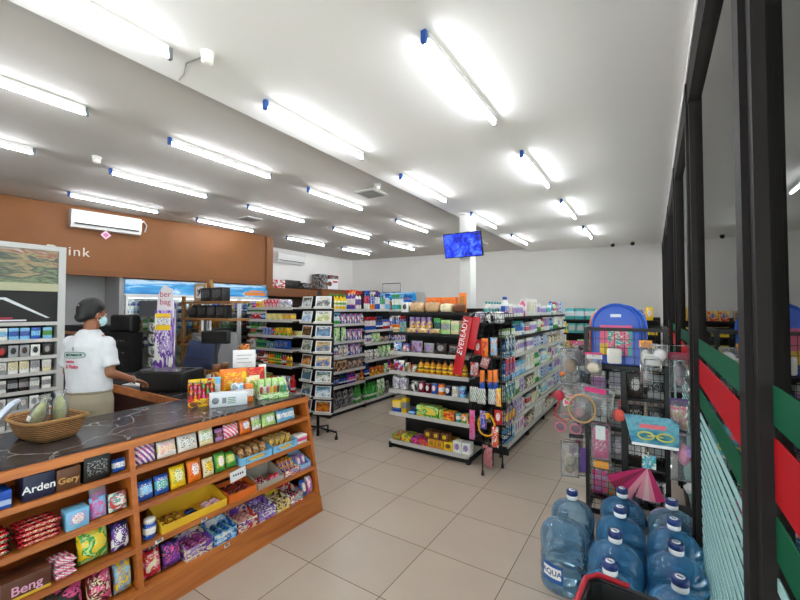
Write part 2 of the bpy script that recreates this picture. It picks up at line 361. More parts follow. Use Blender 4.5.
def auto(F, x0, x1, z, hmax, pool, loc, seed, dmax=.3, near=False):
    rg = random.Random(seed); x = x0; parts = []; used = set(); ps = pool.split(';'); tries = 0
    while x < x1-.05 and tries < 60:
        tries += 1; q = rg.choice(ps).split(); kind, c = q[0], q[1]; w_, d, h = map(float, q[2:5])
        h = min(hmax-.015, h*rg.uniform(1.1, 1.5)); w_ = w_*1.08
        if h < .5*hmax or (kind, colname(c)) in used: continue
        used.add((kind, colname(c))); n = rg.choice((2, 3, 3, 4)); n = max(1, min(n, int((x1-x)/(w_*1.06+.004))))
        if (w_*1.06+.004) > x1-x+.02: continue
        parts.append(' '.join([kind, c, '%.3f' % w_, q[3], '%.3f' % h, str(n), q[5] if len(q) > 5 else 'band'])); x += n*(w_*1.06+.004)
    row(F, x0, x1, z, ';'.join(parts), loc, near, jit=.02)
def unit(F, W, bays, zs, depth, H, label, name='gondola_shelving', cat='shelving', strips=None, top_black=(), panel=BLACKM, base=.1, end=True, yback=None, shelf_m=None):
    """steel shelving: local origin at front left floor corner"""
    t = empty(name, label, cat, F.o, F.rz); bw = W/bays; yb = depth if yback is None else yback
    MB().box((0, yb-.02 if yback is None else yb-.02, base), (W, yb+.02, H), panel).obj('back_panel', t)
    b = MB().box((.02, .05, 0), (W-.02, max(yb, depth)-.01 if yback is None else yb*2-.05, base-.015), BLACKM); b.obj('plinth', t)
    for i in range(bays+1):
        x = min(max(i*bw, .02), W-.02); MB().box((x-.018, yb-.05, 0), (x+.018, yb-.021, H), BLACKM).box((x-.02, .0, 0), (x+.02, .06, base-.016), BLACKM).obj('upright', t)
    for bi in range(bays):
        for si, z in enumerate(zs[bi] if isinstance(zs[0], (list, tuple)) else zs):
            x0 = bi*bw+.006; x1 = (bi+1)*bw-.006; m = BLACKM if si in top_black else (shelf_m or SHELFM)
            o = MB().box((x0, .012, z-.02), (x1, yb-.052, z), m).box((x0, .03, z-.045), (x0+.02, yb-.052, z-.02), BLACKM).box((x1-.02, .03, z-.045), (x1, yb-.052, z-.02), BLACKM).obj('shelf', t)
            if si not in top_black: MB().box((x0, 0, z-.038), (x1, .011, z+.008), STRIP).obj('price_strip', o)
            else: MB().box((x0, 0, z-.03), (x1, .011, z+.003), BLACKM).obj('front_rail', o)
    return t
# ============================================================ STRUCTURE
ZR, ZL = 3.35, 3.43
CEIL = mat('ceiling_paint', 'f7f5f2', .85); CEIL_SHADED = mat('ceiling_paint_shaded', 'cfcac4', .85); WALLM = mat('wall_paint', 'efece8', .8, noise=.02, ns=2); GREYW = mat('grey_wall_paint', '9c9c9c', .8)  # left ceiling colour is darkened to hold the shade on that side
struct('floor', MB().box((-8.7, -2.6, -.1), (.3, 12, 0), tiles()))
struct('ceiling', MB().box((-2.72, -2.6, ZR), (.3, 12, ZR+.25), CEIL).box((-8.7, -2.6, ZL), (-2.72, 12, ZL+.17), CEIL_SHADED))
# slanted back wall and the left wall beyond the bulkhead
def wallseg(x0, y0, x1, y1, z0, z1, th, m, name):
    d = Vector((x1-x0, y1-y0, 0)).normalized(); n = Vector((-d.y, d.x, 0))*th
    vs = [(x0, y0, z0), (x1, y1, z0), (x1+n.x, y1+n.y, z0), (x0+n.x, y0+n.y, z0), (x0, y0, z1), (x1, y1, z1), (x1+n.x, y1+n.y, z1), (x0+n.x, y0+n.y, z1)]
    return struct(name, MB().add(vs, [(0, 3, 2, 1), (4, 5, 6, 7), (0, 1, 5, 4), (1, 2, 6, 5), (2, 3, 7, 6), (3, 0, 4, 7)], m))
wallseg(-8.3, 9.95, .35, 11.0, 0, 3.42, .15, WALLM, 'wall_back')
wallseg(-8.3, -2.6, -8.3, 9.95, 0, 3.42, .15, WALLM, 'wall_left')
wallseg(.35, -2.4, -8.3, -2.4, 2.9, 3.34, .15, WALLM, 'wall_front')
struct('wall_front_2', MB().box((-8.3, -2.55, 0), (-3.6, -2.4, 2.9), WALLM))
struct('window_20', MB().box((-3.59, -2.46, 0), (.22, -2.45, 2.9), glassmat('added_front_glass', 1.35)))  # unseen glazing, added and sized to let daylight in from behind
# brown bulkhead: its face runs slightly slanted from (-7.86,0) to (-7.13,5.72)
BK = mat('caramel_bulkhead_paint', '7e4a18', .6, noise=.05, ns=3); BKD = mat('caramel_bulkhead_trim', '784512', .6)
def bx(y): return -7.70+(y-1.5)*.128
bulk = MB().prism([(bx(-2.3), -2.3), (bx(5.75), 5.75), (bx(5.75)-.35, 5.75), (-8.28, 5.75), (-8.28, -2.3)], 2, 2.36, 3.42, BK)
struct('trim_1', bulk)
tr = MB()
tr.prism([(bx(-2.3)+.02, -2.3), (bx(5.75)+.02, 5.75), (bx(5.75)-.001, 5.75), (bx(-2.3)+.001, -2.3)], 2, 2.33, 2.42, BKD)
tr.prism([(bx(5.62)+.03, 5.62), (bx(5.78)+.03, 5.78), (bx(5.78)-.2, 5.78), (bx(5.62)+.001, 5.76)], 2, 2.24, 3.41, BKD)
struct('trim_2', tr)
struct('wall_grey', MB().prism([(-8.1, -2.3), (-8.1, 2.95), (bx(2.95)-.02, 2.95), (bx(2.95)-.02, 3.0), (-8.25, 3.0), (-8.25, -2.3)], 2, 0, 2.36, mat('grey_wall_paint', 'a5a5a6', .8)))
# column
struct('trim_3', MB().cbox((-2.69, 6.0, 0), (-2.5, 6.25, ZR), mat('column_paint', 'e4e3e0', .7), .005))
# window wall
FR = mat('dark_anodised_frame', '1e1a19', .6); FR.node_tree.nodes['Principled BSDF'].inputs['Specular IOR Level'].default_value = .2; GL = glassmat()
hd = MB().box((.21, -2.4, 3.10), (.30, 11, 3.29), FR).box((.205, -2.4, 3.29), (.30, 11, 3.35), CEIL).box((.235, -2.4, 0), (.30, 11, .16), FR)
struct('trim_4', hd)
MU = [-.45, 1.345, 3.12, 4.9, 6.68, 8.45, 10.2]
for i, y in enumerate(MU):
    m = MB().box((.215, y-.07, .0), (.30, y+.075, 3.29), FR).box((.20, y-.012, .0), (.215, y+.075, 3.25), FR)
    struct('trim_%d' % (5+i), m)
FG = mat('green_film', '0a5236', .65); FRD = mat('red_film', 'a8101a', .65); FT = mat('pale_teal_film', '9cc4c2', .7)
for m_ in (FG, FRD, FT): m_.node_tree.nodes['Principled BSDF'].inputs['Specular IOR Level'].default_value = .12
ys = [-2.3]+MU
struct('added_wall_right', MB().box((.236, 10.276, .16), (.299, 10.97, 3.099), WALLM))  # blank panel added in the last bay to keep daylight off the back wall
for i in range(len(ys)-1):
    a, b = ys[i]+.075, ys[i+1]-.07
    wn = MB().box((.243, a, .1), (.249, b, 3.2), GL); o = struct('window_%d' % (i+1), wn)
    f = MB()
    for z0, z1, m in ((1.505, 1.60, FG), (1.325, 1.475, FRD), (1.185, 1.29, FG)): f.box((.2405, a, z0), (.2425, b, z1), m)
    z = 1.145
    while z > .2: f.box((.2405, a, z-.032), (.2425, b, z), FT); z -= .058
    f.obj('striped_film', o)
# outside: paving, porch roof, facade, shrubs
struct('ground', MB().box((.301, -6, -.12), (16, 30, -.02), mat('grey_paving', 'cfccc4', .8, noise=.1, ns=4)))
struct('porch_roof', MB().box((.31, -6, 3.3), (1.5, 11, 3.42), mat('porch_soffit', 'e6e4e0', .8)))
fac = empty('building_facade', 'white building across the forecourt with tall grey windows', 'building', (4, 13, 0))
MB().box((-3.6, 0, 0), (9, .4, 5.5), mat('white_render', 'cfd6d8', .8)).obj('facade_wall', fac)
for i in range(5):
    wf = MB().box((-3.2+i*1.7, -.06, .9), (-2.1+i*1.7, 0, 2.6), mat('window_surround', 'eef1f2', .6)).obj('window_frame', fac)
    MB().box((-3.1+i*1.7, -.08, 1.0), (-2.7+i*1.7, -.061, 2.5), mat('facade_pane', '55626a', .2)).box((-2.6+i*1.7, -.08, 1.0), (-2.2+i*1.7, -.061, 2.5), mat('facade_pane', '55626a', .2)).obj('pane', wf)
rg = random.Random(5)
LEAF = mat('shrub_leaf', '3f7a3a', .6, noise=.3, ns=8); LEAFY = mat('shrub_leaf_pale', '7fae5a', .6)
for i, (x, y, lb) in enumerate([(1.3, 5.4, 'leafy green shrub in pot nearest the shop window outside'), (1.75, 7.4, 'middle leafy shrub outside between window and white building'), (2.4, 9.6, 'farthest leafy shrub outside near the white building')]):
    t = empty('potted_shrub', lb, 'plant', (x, y, -.02), 0, 'shrubs outside the window')
    MB().lathe([(.16, 0), (.22, .35), (.24, .36), (.2, .33)], mat('terracotta_pot', '9a5b40', .8), 16).obj('pot', t)
    lf = MB()
    for k in range(420):
        th = rg.uniform(0, 2*PI); r_ = .42*rg.random()**.5; z = .4+rg.random()*1.0; r_ *= 1-.5*abs(z-.8); c = Vector((r_*math.cos(th), r_*math.sin(th), z)); e = Euler((rg.uniform(-1, 1), rg.uniform(-1, 1), rg.uniform(0, 6))).to_matrix()
        lf.add([c+e @ Vector(p) for p in ((-.07, 0, 0), (0, -.022, .008), (.07, 0, 0), (0, .022, .008))], [(0, 1, 2, 3)], LEAF if k % 3 else LEAFY)
    lf.obj('foliage', t); MB().tube([(0, 0, .3), (.01, 0, .7), (0, .02, 1.1)], .015, mat('stem_bark', '4a3a28', .8)).obj('stem', t)
# ============================================================ CEILING THINGS
TW = mat('tube_light_glow', 'f4f8ff', .5, emit=TUBE); BATT = mat('white_batten', 'dcdcdc', .4); BLUE = mat('blue_end_cap', '1d4f9e', .4)
tb = MB().lathe([(.012, -.56), (.013, -.555), (.013, .555), (.012, .56)], TW, 10)
tbm = tb; tube_me = MB(); T90 = Matrix.Rotation(R(90), 4, 'X')
tube_me.add([T90 @ Vector(v) for v in tb.v], tb.f, TW, True); tube_me = tube_me.mesh('lamp_tube')
bat_me = MB().box((-.024, -.57, .0145), (.024, .57, .055), BATT).mesh('batten')
end_me = MB().box((-.016, -.012, -.014), (.016, .012, .055), BLUE).mesh('end_holder'); end2 = MB().box((-.014, -.01, -.014), (.014, .01, .055), mat('steel_end_holder', '6f7478', .4)).mesh('end_holder')
rows = [(-1.06, ZR, 'right-hand row nearest the window', [-.05, 1.88, 3.85, 5.85, 7.95]), (-2.42, ZR, 'row just right of the ceiling step', [.0, 1.87, 3.75, 5.85, 8.0]),
        (-3.87, ZL, 'row just left of the ceiling step', [.07, 1.9, 3.7, 5.85, 7.9]), (-5.3, ZL, 'fourth row from the window', [.1, 1.95, 3.8, 5.75, 7.7]), (-6.82, ZL, 'row beside the brown bulkhead', [.0, 2.02, 3.85, 5.9, 7.75])]
for x, zc, rn, yy in rows:
    for i, y in enumerate(yy):
        t = empty('tube_light', f'lit fluorescent tube light, {ORD[i]} from camera in the {rn}', 'ceiling light', (x*.995, (y+.6)*.995, zc-.055), 0, 'ceiling tube lights')
        for n, me, lo in (('batten', bat_me, (0, 0, 0)), ('lamp_tube', tube_me, (0, 0, 0)), ('end_holder', end_me, (0, -.585, 0)), ('end_holder', end2, (0, .588, 0))):
            o = bpy.data.objects.new(n, me); COL.objects.link(o); o.parent = t; o.location = lo
def vent(x, y, z, s, lb):
    t = empty('ceiling_vent', lb, 'vent', (x, y, z)); MB().box((-s, -s, -.02), (s, s, 0), mat('vent_frame', 'c6c4c0', .6)).obj('vent_frame', t)
    g = MB()
    for k in range(7): yy = -s*.75+k*s*.25; g.box((-s*.8, yy-.006, -.03), (s*.8, yy+.012, -.0205), mat('vent_slat', '8f8d8a', .6))
    g.obj('slats', t)
vent(-3.3, 4.35, ZL, .17, 'square ceiling vent beside the ceiling step in mid room'); vent(-6.05, 4.4, ZL, .15, 'square ceiling vent farther left near brown bulkhead')
vent(-3.6, 9.1, ZL, .2, 'dark ceiling vent behind the hanging television')
def det(x, y, z, r, lb, wire=False):
    t = empty('smoke_detector', lb, 'smoke detector', (x, y, z)); MB().lathe([(r, -.012), (r, 0)], WHITE, 20).obj('mounting_plate', t)
    MB().lathe([(r*.55, -.07), (r*.8, -.06), (r*.9, -.013)], mat('detector_shell', 'e8e6de', .4), 20).obj('detector_head', t)
    if wire: MB().tube([(-.05, .0, -.006), (-.2, -.02, -.006), (-.32, .03, -.006), (-.42, .05, -.006)], .004, mat('detector_wire', '8a8a88', .5), 6).obj('wire', t)
det(-2.26, 1.33, ZR, .042, 'round white detector on ceiling with short loose wire', True); det(-5.0, 1.72, ZL, .045, 'round white detector between tube lights over the counter'); det(-3.0, 4.1, ZL, .045, 'small round detector beside the square ceiling vent')
# cctv cameras at the back wall
for x, lb in ((-.75, 'left of two small ceiling cameras by back wall'), (-.35, 'right of two small ceiling cameras by back wall')):
    t = empty('security_camera', lb, 'security camera', (x, 10.3, ZR), 0, 'security cameras'); MB().lathe([(.05, -.02), (.05, 0)], WHITE, 14).obj('mount', t); MB().sphere((0, 0, -.06), .045, mat('camera_dome', '2a2a2c', .2)).obj('dome', t)
# split air conditioners
def aircon(x, y, z, L, rz, lb, tagged):
    t = empty('air_conditioner', lb, 'air conditioner', (x, y, z), rz)
    MB().prism([(0, .0), (-.16, .0), (-.2, .06), (-.21, .22), (-.18, .27), (0, .28)], 0, -L/2, L/2, mat('aircon_shell', 'e3e2df', .35)).obj('casing', t)
    MB().box((-L/2+.04, -.2035, .045), (L/2-.04, -.18, .065), mat('vent_gap', '1a1c1e', .6)).obj('air_outlet', t)
    MB().box((-L/2+.03, -.213, .1), (L/2-.03, -.211, .103), mat('seam', 'a6a6a4', .5)).obj('front_panel_seam', t)
    MB().tube([(L/2, -.08, .2), (L/2+.06, -.08, .26), (L/2+.12, -.05, .2), (L/2+.1, -.02, .08)], .012, WHITE).obj('pipe', t)
    if tagged:
        T = Matrix.Rotation(R(45), 4, 'Y'); q = MB().box((-.05, -.002, -.05), (.05, .002, .05), mat('pink_tag', 'e3b6cf', .5), T); o = q.obj('hanging_tag', t, (-.03, -.19, -.075)); MB().box((-.03, -.004, -.03), (.03, -.0025, .03), mat('tag_print', 'b0567f', .5), T).obj('tag_print', o)
aircon(bx(2.73)+.0, 2.73, 3.06, .93, R(90)-.128, 'long white split air conditioner with pink tag on brown bulkhead', True)
aircon(-8.29, 7.2, 3.03, .95, R(90), 'white split air conditioner on far left white wall', False)
# bulkhead lettering
s = text('Drink', .2, mat('pale_lettering', 'd9cfc0', .5), None, (bx(2.27)+.012, 2.27, 2.69), (R(90), 0, R(90)-.128), 'wall_lettering', .01, spc=1.15)
tag(s, 'pale raised lettering ending in ink on the brown bulkhead', 'lettering')
# television on the column
t = empty('television', 'flat television with blue camera grid picture on white column', 'television', (-2.56, 5.82, 2.83), 0)
T = Matrix.Rotation(R(14), 4, 'X')
MB().cbox((-.33, 0, -.2), (.33, .05, .2), BLACKM, .006, T).obj('casing', t)
m, N, L, b = newmat('blue_screen_picture'); tc = N.new('ShaderNodeTexCoord'); nz = N.new('ShaderNodeTexNoise'); nz.inputs['Scale'].default_value = 9; nz.inputs['Detail'].default_value = 4; nz.inputs['Distortion'].default_value = 1.2
L.new(tc.outputs['Object'], nz.inputs['Vector']); rr = N.new('ShaderNodeValToRGB'); e = rr.color_ramp.elements; e[0].position = .35; e[0].color = lin('02083c'); e[1].position = .72; e[1].color = lin('4a74ff'); e.new(.5).color = lin('0a2ad0')
L.new(nz.outputs['Fac'], rr.inputs[0]); L.new(rr.outputs[0], b.inputs['Emission Color']); b.inputs['Emission Strength'].default_value = 1.0; b.inputs['Base Color'].default_value = (.01, .01, .05, 1)
sc = MB().box((-.315, -.003, -.185), (.315, 0, .185), m, T).obj('screen', t)
g = MB()
for z in (-.06, .06): g.box((-.31, -.005, z-.002), (.31, -.0035, z+.002), mat('grid_line', '020830', .4), T)
for x in (-.105, .105): g.box((x-.002, -.005, -.18), (x+.002, -.0035, .18), mat('grid_line', '020830', .4), T)
g.obj('grid_lines', sc)
MB().box((-.03, .04, -.03), (.03, .18, .03), BLACKM).box((-.08, .165, -.08), (.08, .18, .08), BLACKM).obj('wall_bracket', t)
# ============================================================ COUNTER  (front leans back; runs along y)
CT = empty('display_counter', 'orange wooden shop counter with sloping front shelves and dark marble top', 'counter', (0, 0, 0))
def fx(z): return -2.48-.2*z/.99
YA, YB, YD = -.45, 2.57, 1.125
def panel(y0, y1, m): return MB().prism([(fx(0), 0), (fx(.985), .985), (-3.43, .985), (-3.43, 0)], 1, y0, y1, m)
for y0, n in ((YA, 'side_panel'), (YD-.015, 'divider'), (YB-.03, 'side_panel')): panel(y0, y0+.03, WOODF).obj(n, CT)
MB().prism([(fx(.94)+.004, .94), (fx(.985)+.004, .985), (-3.42, .985), (-3.42, .94)], 1, YA-.01, YB+.01, WOODC).obj('top_frame', CT)
MB().box((-3.46, YA, .9855), (-2.70, YB, 1.0), MARB).obj('marble_top', CT)
MB().box((-3.43, YA+.03, 0), (-3.40, YB-.03, .92), WOODF).obj('back_panel', CT)
CZ = [.81, .6, .385, .16]
for z in CZ:
    for a, b in ((YA+.0305, YD-.0155), (YD+.0155, YB-.0305)):
        MB().prism([(fx(z-.028), z-.028), (fx(z), z), (-3.40, z), (-3.40, z-.028)], 1, a, b, WOODC).obj('shelf', CT)
MB().prism([(fx(0)+.003, 0), (fx(.13)+.003, .13), (fx(.13)-.02, .13), (fx(0)-.02, 0)], 1, YA, YB+.004, WOODC).obj('kick_board', CT)
# inner backs slope: a false back makes shelves shallow
for a, b in ((YA+.031, YD-.016), (YD+.016, YB-.031)): MB().box((-3.0, a, .161), (-2.985, b, .919), WOODF).obj('shelf_back', CT)
def cs(i, y0, y1, kind, c, h, lb, d=.05, st='band', lean=.25, back=0, rz=0, near=True, zoff=0, **k):
    """item on counter shelf i between y0 and y1"""
    z = CZ[i]+zoff; x = fx(z)-.02-d/2-back-(h*math.sin(lean)*0 if lean else 0); w_ = (y1-y0)*(1.0 if kind == 'pouch' else .97); h = h*(1.13 if kind == 'pouch' and i else 1)
    return put(kind, c, w_, d, h, (x, (y0+y1)/2, z+(.5*d*math.sin(lean) if lean else 0)+.0005), R(90)+rz, lb, st, near, tilt=-lean, **k)
S1 = 'on top shelf of counter'; S2 = 'on second shelf of counter'; S3 = 'on third shelf of counter'; S4 = 'on bottom shelf of counter'
def multi(i, lst, where, grp):
    for q in lst: cs(i, q[0], q[1], q[2], q[3], q[4], q[5]+' '+where, **(q[6] if len(q) > 6 else {}), group=grp)
multi(0, [(1.15, 1.275, 'pouch', 'WPI', .12, 'purple and white striped packet', dict(st='stripe')), (1.28, 1.405, 'pouch', 'WCI', .105, 'cream packet with pink print beside purple striped one'),
 (1.41, 1.55, 'pouch', 'WWK', .11, 'plain white packet with dark print'), (1.56, 1.67, 'pouch', 'CWG', .12, 'cream packet with green marks'), (1.68, 1.74, 'pouch', 'VEI', .09, 'narrow mauve and brown packet'),
 (1.745, 1.875, 'pouch', 'WIR', .10, 'pink and white packet with red stripes', dict(st='stripe')), (1.88, 1.985, 'pouch', 'OWP', .11, 'orange packet with white middle', dict(st='blob')), (1.99, 2.08, 'pouch', 'WHK', .11, 'white and pale green narrow packet'),
 (2.085, 2.23, 'pouch', 'HWG', .105, 'pale green packet near right end', dict(st='blob')), (2.235, 2.44, 'pouch', 'LWB', .10, 'light blue and white packet at right end')], S1, 'sweet packets on the top counter shelf')
for k, (a, b, c) in enumerate([(1.30, 1.42, 'WHK'), (1.45, 1.57, 'SWK'), (1.6, 1.7, 'HSK'), (1.80, 1.9, 'OYR'), (1.93, 2.05, 'SWB'), (2.1, 2.24, 'LWG'), (2.27, 2.42, 'BLW')]):
    cs(0, a, b, 'pouch', c, .12, f'{ORD[k]} {colname(c)} packet from left, back row, top counter shelf', back=.08, group='back row packets on the top counter shelf')
cs(0, 1.86, 2.02, 'pouch', 'SWL', .125, 'tall silver packet standing behind others on top counter shelf', back=.15)
def cstext(i, y, dz, s, size, m, back=.0, lean=0):
    z = CZ[i]+dz; o = text(s, size, m, None, (fx(CZ[i])-.017-back, y, z), (R(90)-lean, 0, R(90))); return o
def boxed(i, y0, y1, h, d, m, lb, s=None, sm=None, size=.05, extra=None, name='carton', cat='box', dz=0, zo=0):
    z = CZ[i]+zo+.0005; t = empty(name, lb, cat, (fx(CZ[i])-.02-d/2, (y0+y1)/2, z), R(90)); w_ = y1-y0-.006
    MB().cbox((-w_/2, -d/2, 0), (w_/2, d/2, h), m, .003).obj('carton_body', t)
    if s: text(s, size, sm or PAPER, t, (0, -d/2-.001, h*.45+dz), (R(90), 0, 0), 'lettering', .0006, bold=.0008)
    if extra: extra(t, w_, d, h)
    return t
def band(c, z0, z1): return lambda t, w_, d, h: MB().box((-w_/2+.002, -d/2-.001, z0*h), (w_/2-.002, -d/2-.0002, z1*h), mat('printed_band', c, .4)).obj('printed_band', t)
boxed(0, .43, .60, .085, .12, mat('blue_carton', '1b4fb0', .35), 'bright blue box at left end of top counter shelf', None, extra=band('9fb6d8', .2, .5))
boxed(0, .635, .765, .125, .14, mat('navy_carton', '131c3c', .35), 'navy box lettered Arden on top counter shelf', 'Arden', PAPER, .052)
boxed(0, .767, .875, .115, .14, mat('brown_gold_carton', '5b3620', .35), 'brown box with gold print beside navy box on counter', 'Gery', mat('gold_print', 'c79a55', .4), .045)
cs(0, .885, 1.015, 'box', 'KKS', .14, 'black box with silver print on top counter shelf', d=.1, st='blob', lean=0)
cs(0, 1.03, 1.105, 'pouch', 'BWB', .075, 'small blue and white packet left of the counter divider')
# second shelf left: wafer bars, boxes
def stack(i, y0, y1, n, kind, c, h, d, lb, grp, st='band', back0=0, zrows=2):
    k = 0
    for r_ in range(zrows):
        for j in range(n):
            w_ = (y1-y0)*.97; z = CZ[i]+r_*h+.0005+r_*.0015; x = fx(CZ[i])-.02-d/2-back0-j*(d*1.03)-r_*.004
            put(kind, c, w_, d*.95, h, (x, (y0+y1)/2+random.Random(k+int(y0*100)).uniform(-.006, .006), z), R(90)+random.Random(k).uniform(-.03, .03), f'{lb}, {ORD[k]} from its front', st, True, grp); k += 1
stack(1, .44, .60, 3, 'bar', 'RKC', .024, .05, 'red and black wafer bar in left counter stack', 'red wafer bars on counter', zrows=4)
stack(1, .61, .79, 3, 'bar', 'MRC', .022, .045, 'maroon wafer bar with red ends on counter', 'maroon wafer bars on counter', 'stripe', zrows=4)
boxed(1, .80, .905, .1, .09, pk('LWI', 'blob'), 'light blue folded display box on second counter shelf')
cs(1, .912, .995, 'pouch', 'ILV', .1, 'pink and blue pouch beside light blue display box', st='noise'); cs(1, 1.0, 1.1, 'pouch', 'TWR', .09, 'teal and white pouch left of divider, second counter shelf', st='noise')
cs(1, .94, 1.03, 'pouch', 'SVI', .13, 'grey and lilac pouch behind pink one, second counter shelf', back=.08)
multi(1, [(1.15, 1.245, 'pouch', 'BLW', .1, 'bright blue packet with white print'), (1.25, 1.34, 'pouch', 'BTW', .105, 'deeper blue packet with teal band'), (1.345, 1.45, 'pouch', 'YCG', .125, 'yellow packet with pale middle', dict(st='blob')),
 (1.46, 1.56, 'pouch', 'OWR', .13, 'orange packet with white round patch', dict(st='blob')), (1.565, 1.65, 'pouch', 'CYN', .11, 'cream and yellow packet', dict(st='blob')), (1.655, 1.74, 'pouch', 'GWY', .12, 'green packet with white oval', dict(st='blob')), (1.745, 1.83, 'pouch', 'GHY', .1, 'bright green tilted packet', dict(lean=.5))], S2, 'sweet packets on the second counter shelf')
def tray(i, y0, y1, h, d, cm, lb, back=0, ht=None):
    """open display tray with low front and taller back"""
    z = CZ[i]+.0005; t = empty('display_tray', lb, 'tray', (fx(CZ[i])-.015, (y0+y1)/2, z), R(90)); w_ = (y1-y0)/2-.003; H2 = ht or h*1.6
    MB().box((-w_, 0, 0), (w_, .003, h), cm).obj('front_wall', t)
    o = MB().prism([(0.003, 0), (0.003, h), (d, H2), (d, 0)], 0, -w_, -w_+.003, cm); o.prism([(0.003, 0), (0.003, h), (d, H2), (d, 0)], 0, w_-.003, w_, cm); o.box((-w_, d, 0), (w_, d+.003, H2), cm).box((-w_+.003, .003, 0), (w_-.003, d, .003), cm); o.obj('tray_body', t)
    return t
def fillt(i, y0, y1, n, m_, kind, c, h, lb, grp, d=.05, st='band', lean=.35, zo=.004, x0=.03):
    k = 0; w_ = (y1-y0-.012)/n
    for r_ in range(m_):
        for j in range(n):
            put(kind, c, w_*.9, d*.8, h, (fx(CZ[i])-.015-x0-d/2-r_*d, y0+.006+w_*(j+.5), CZ[i]+zo+(.4*d*math.sin(lean))+.001), R(90), f'{ORD[k]} {colname(c)} {NOUN[kind]} {lb}', st, True, grp, tilt=-lean); k += 1
YT = mat('yellow_tray_card', 'e0b428', .5); LT = pk('LYB', 'blob'); BT = mat('brown_tray_card', '9a6a2c', .5); GT = mat('grey_tray_card', 'a29a90', .6)
tray(1, 1.845, 2.13, .055, .16, LT, 'light blue display tray of brown sachets on second shelf'); fillt(1, 1.85, 2.125, 4, 3, 'pouch', 'NFA', .1, 'in left light blue tray', 'brown sachets in tray', .04, 'noise')
tray(1, 2.145, 2.40, .055, .16, LT, 'light blue display tray of yellow sachets on second shelf'); fillt(1, 2.15, 2.395, 4, 3, 'pouch', 'YFN', .1, 'in right light blue tray', 'yellow sachets in tray', .04, 'noise')
cs(1, 2.41, 2.52, 'box', 'WIR', .07, 'white and red small box at right end, second counter shelf', d=.1, lean=0)
# price card on the rail
def card(y, z, w_, h_, lb, lines=2):
    t = empty('price_card', lb, 'price card', (fx(z)+.006, y, z), R(90)); MB().box((-w_/2, -.001, -h_/2), (w_/2, .001, h_/2), PAPER, Matrix.Rotation(-.1, 4, 'Y')).obj('card', t)
    q = MB()
    for k in range(5): q.box((-w_*.32+k*w_*.14, -.0025, -.004), (-w_*.24+k*w_*.14, -.0012, .01), INK)
    q.obj('printed_figures', t)
card(1.80, .565, .13, .075, 'white price card hanging under second counter shelf'); card(1.235, .37, .045, .02, 'small price sticker below the white cap bottle'); card(1.66, .145, .04, .02, 'small price sticker on bottom shelf edge'); card(1.52, .37, .04, .02, 'tiny price sticker on third shelf edge of counter')
# third shelf
boxed(2, .545, .735, .10, .14, mat('brown_carton', '5a3424', .35), 'brown box lettered in pink on third counter shelf', 'Beng', mat('pink_print', 'e0a8c8', .4), .06, band('d8b43a', .02, .16))
stack(2, .74, .84, 2, 'bar', 'WIN', .03, .06, 'white and pink wafer bar on third counter shelf', 'white and pink bars on counter', 'stripe', zrows=3)
stack(2, .37, .54, 3, 'bar', 'ENR', .028, .05, 'dark brown chocolate bar on third counter shelf', 'dark brown bars on counter', zrows=3)
cs(2, .85, 1.0, 'pouch', 'GYH', .16, 'large green and yellow sweet bag on third counter shelf', st='noise', d=.09); cs(2, 1.005, 1.1, 'pouch', 'PDW', .13, 'purple and navy sweet bag left of counter divider', st='noise', d=.07)
t = cs(2, 1.17, 1.245, 'jar', 'BWW', .115, 'white capped blue and white gum jar on third shelf', d=.075, lean=0)
tray(2, 1.26, 1.705, .05, .2, YT, 'long yellow display tray on third counter shelf', ht=.12)
fillt(2, 1.27, 1.44, 3, 3, 'bar', 'AYN', .03, 'in the long yellow tray', 'gold sachets in yellow tray', .05, 'noise', 0)
fillt(2, 1.45, 1.53, 1, 2, 'bar', 'DBD', .03, 'in middle of yellow tray', 'navy rolls in yellow tray', .05, 'band', 0)
fillt(2, 1.56, 1.69, 2, 2, 'bar', 'WIG', .035, 'at right of yellow tray', 'white rolls in yellow tray', .05, 'stripe', 0)
tray(2, 1.72, 1.955, .055, .18, mat('orange_tray_card', 'd8691a', .5), 'orange display tray of dark red bars on third shelf'); fillt(2, 1.73, 1.945, 3, 4, 'bar', 'MNO', .05, 'in the orange tray', 'dark red bars in tray', .04, 'band', 0)
tray(2, 1.965, 2.22, .04, .2, GT, 'grey open cardboard tray on third counter shelf', ht=.13); fillt(2, 1.97, 2.09, 2, 2, 'bar', 'DRW', .04, 'in the grey tray', 'navy and red packs in tray', .05, 'noise', 0); fillt(2, 2.1, 2.21, 2, 1, 'bar', 'RIW', .045, 'in right of grey tray', 'red packs in tray', .05, 'band', 0)
tray(2, 2.23, 2.385, .05, .16, pk('OBW', 'noise'), 'orange printed display tray near right end, third shelf'); fillt(2, 2.235, 2.38, 3, 2, 'pouch', 'OYB', .11, 'in orange printed tray', 'orange sweet pouches in tray', .045, 'noise')
tray(2, 2.39, 2.52, .05, .16, pk('LVW', 'low'), 'lilac display tray at right end of third shelf', ht=.12); fillt(2, 2.395, 2.515, 2, 2, 'pouch', 'VWI', .1, 'in lilac tray', 'lilac pouches in tray', .05, 'blob')
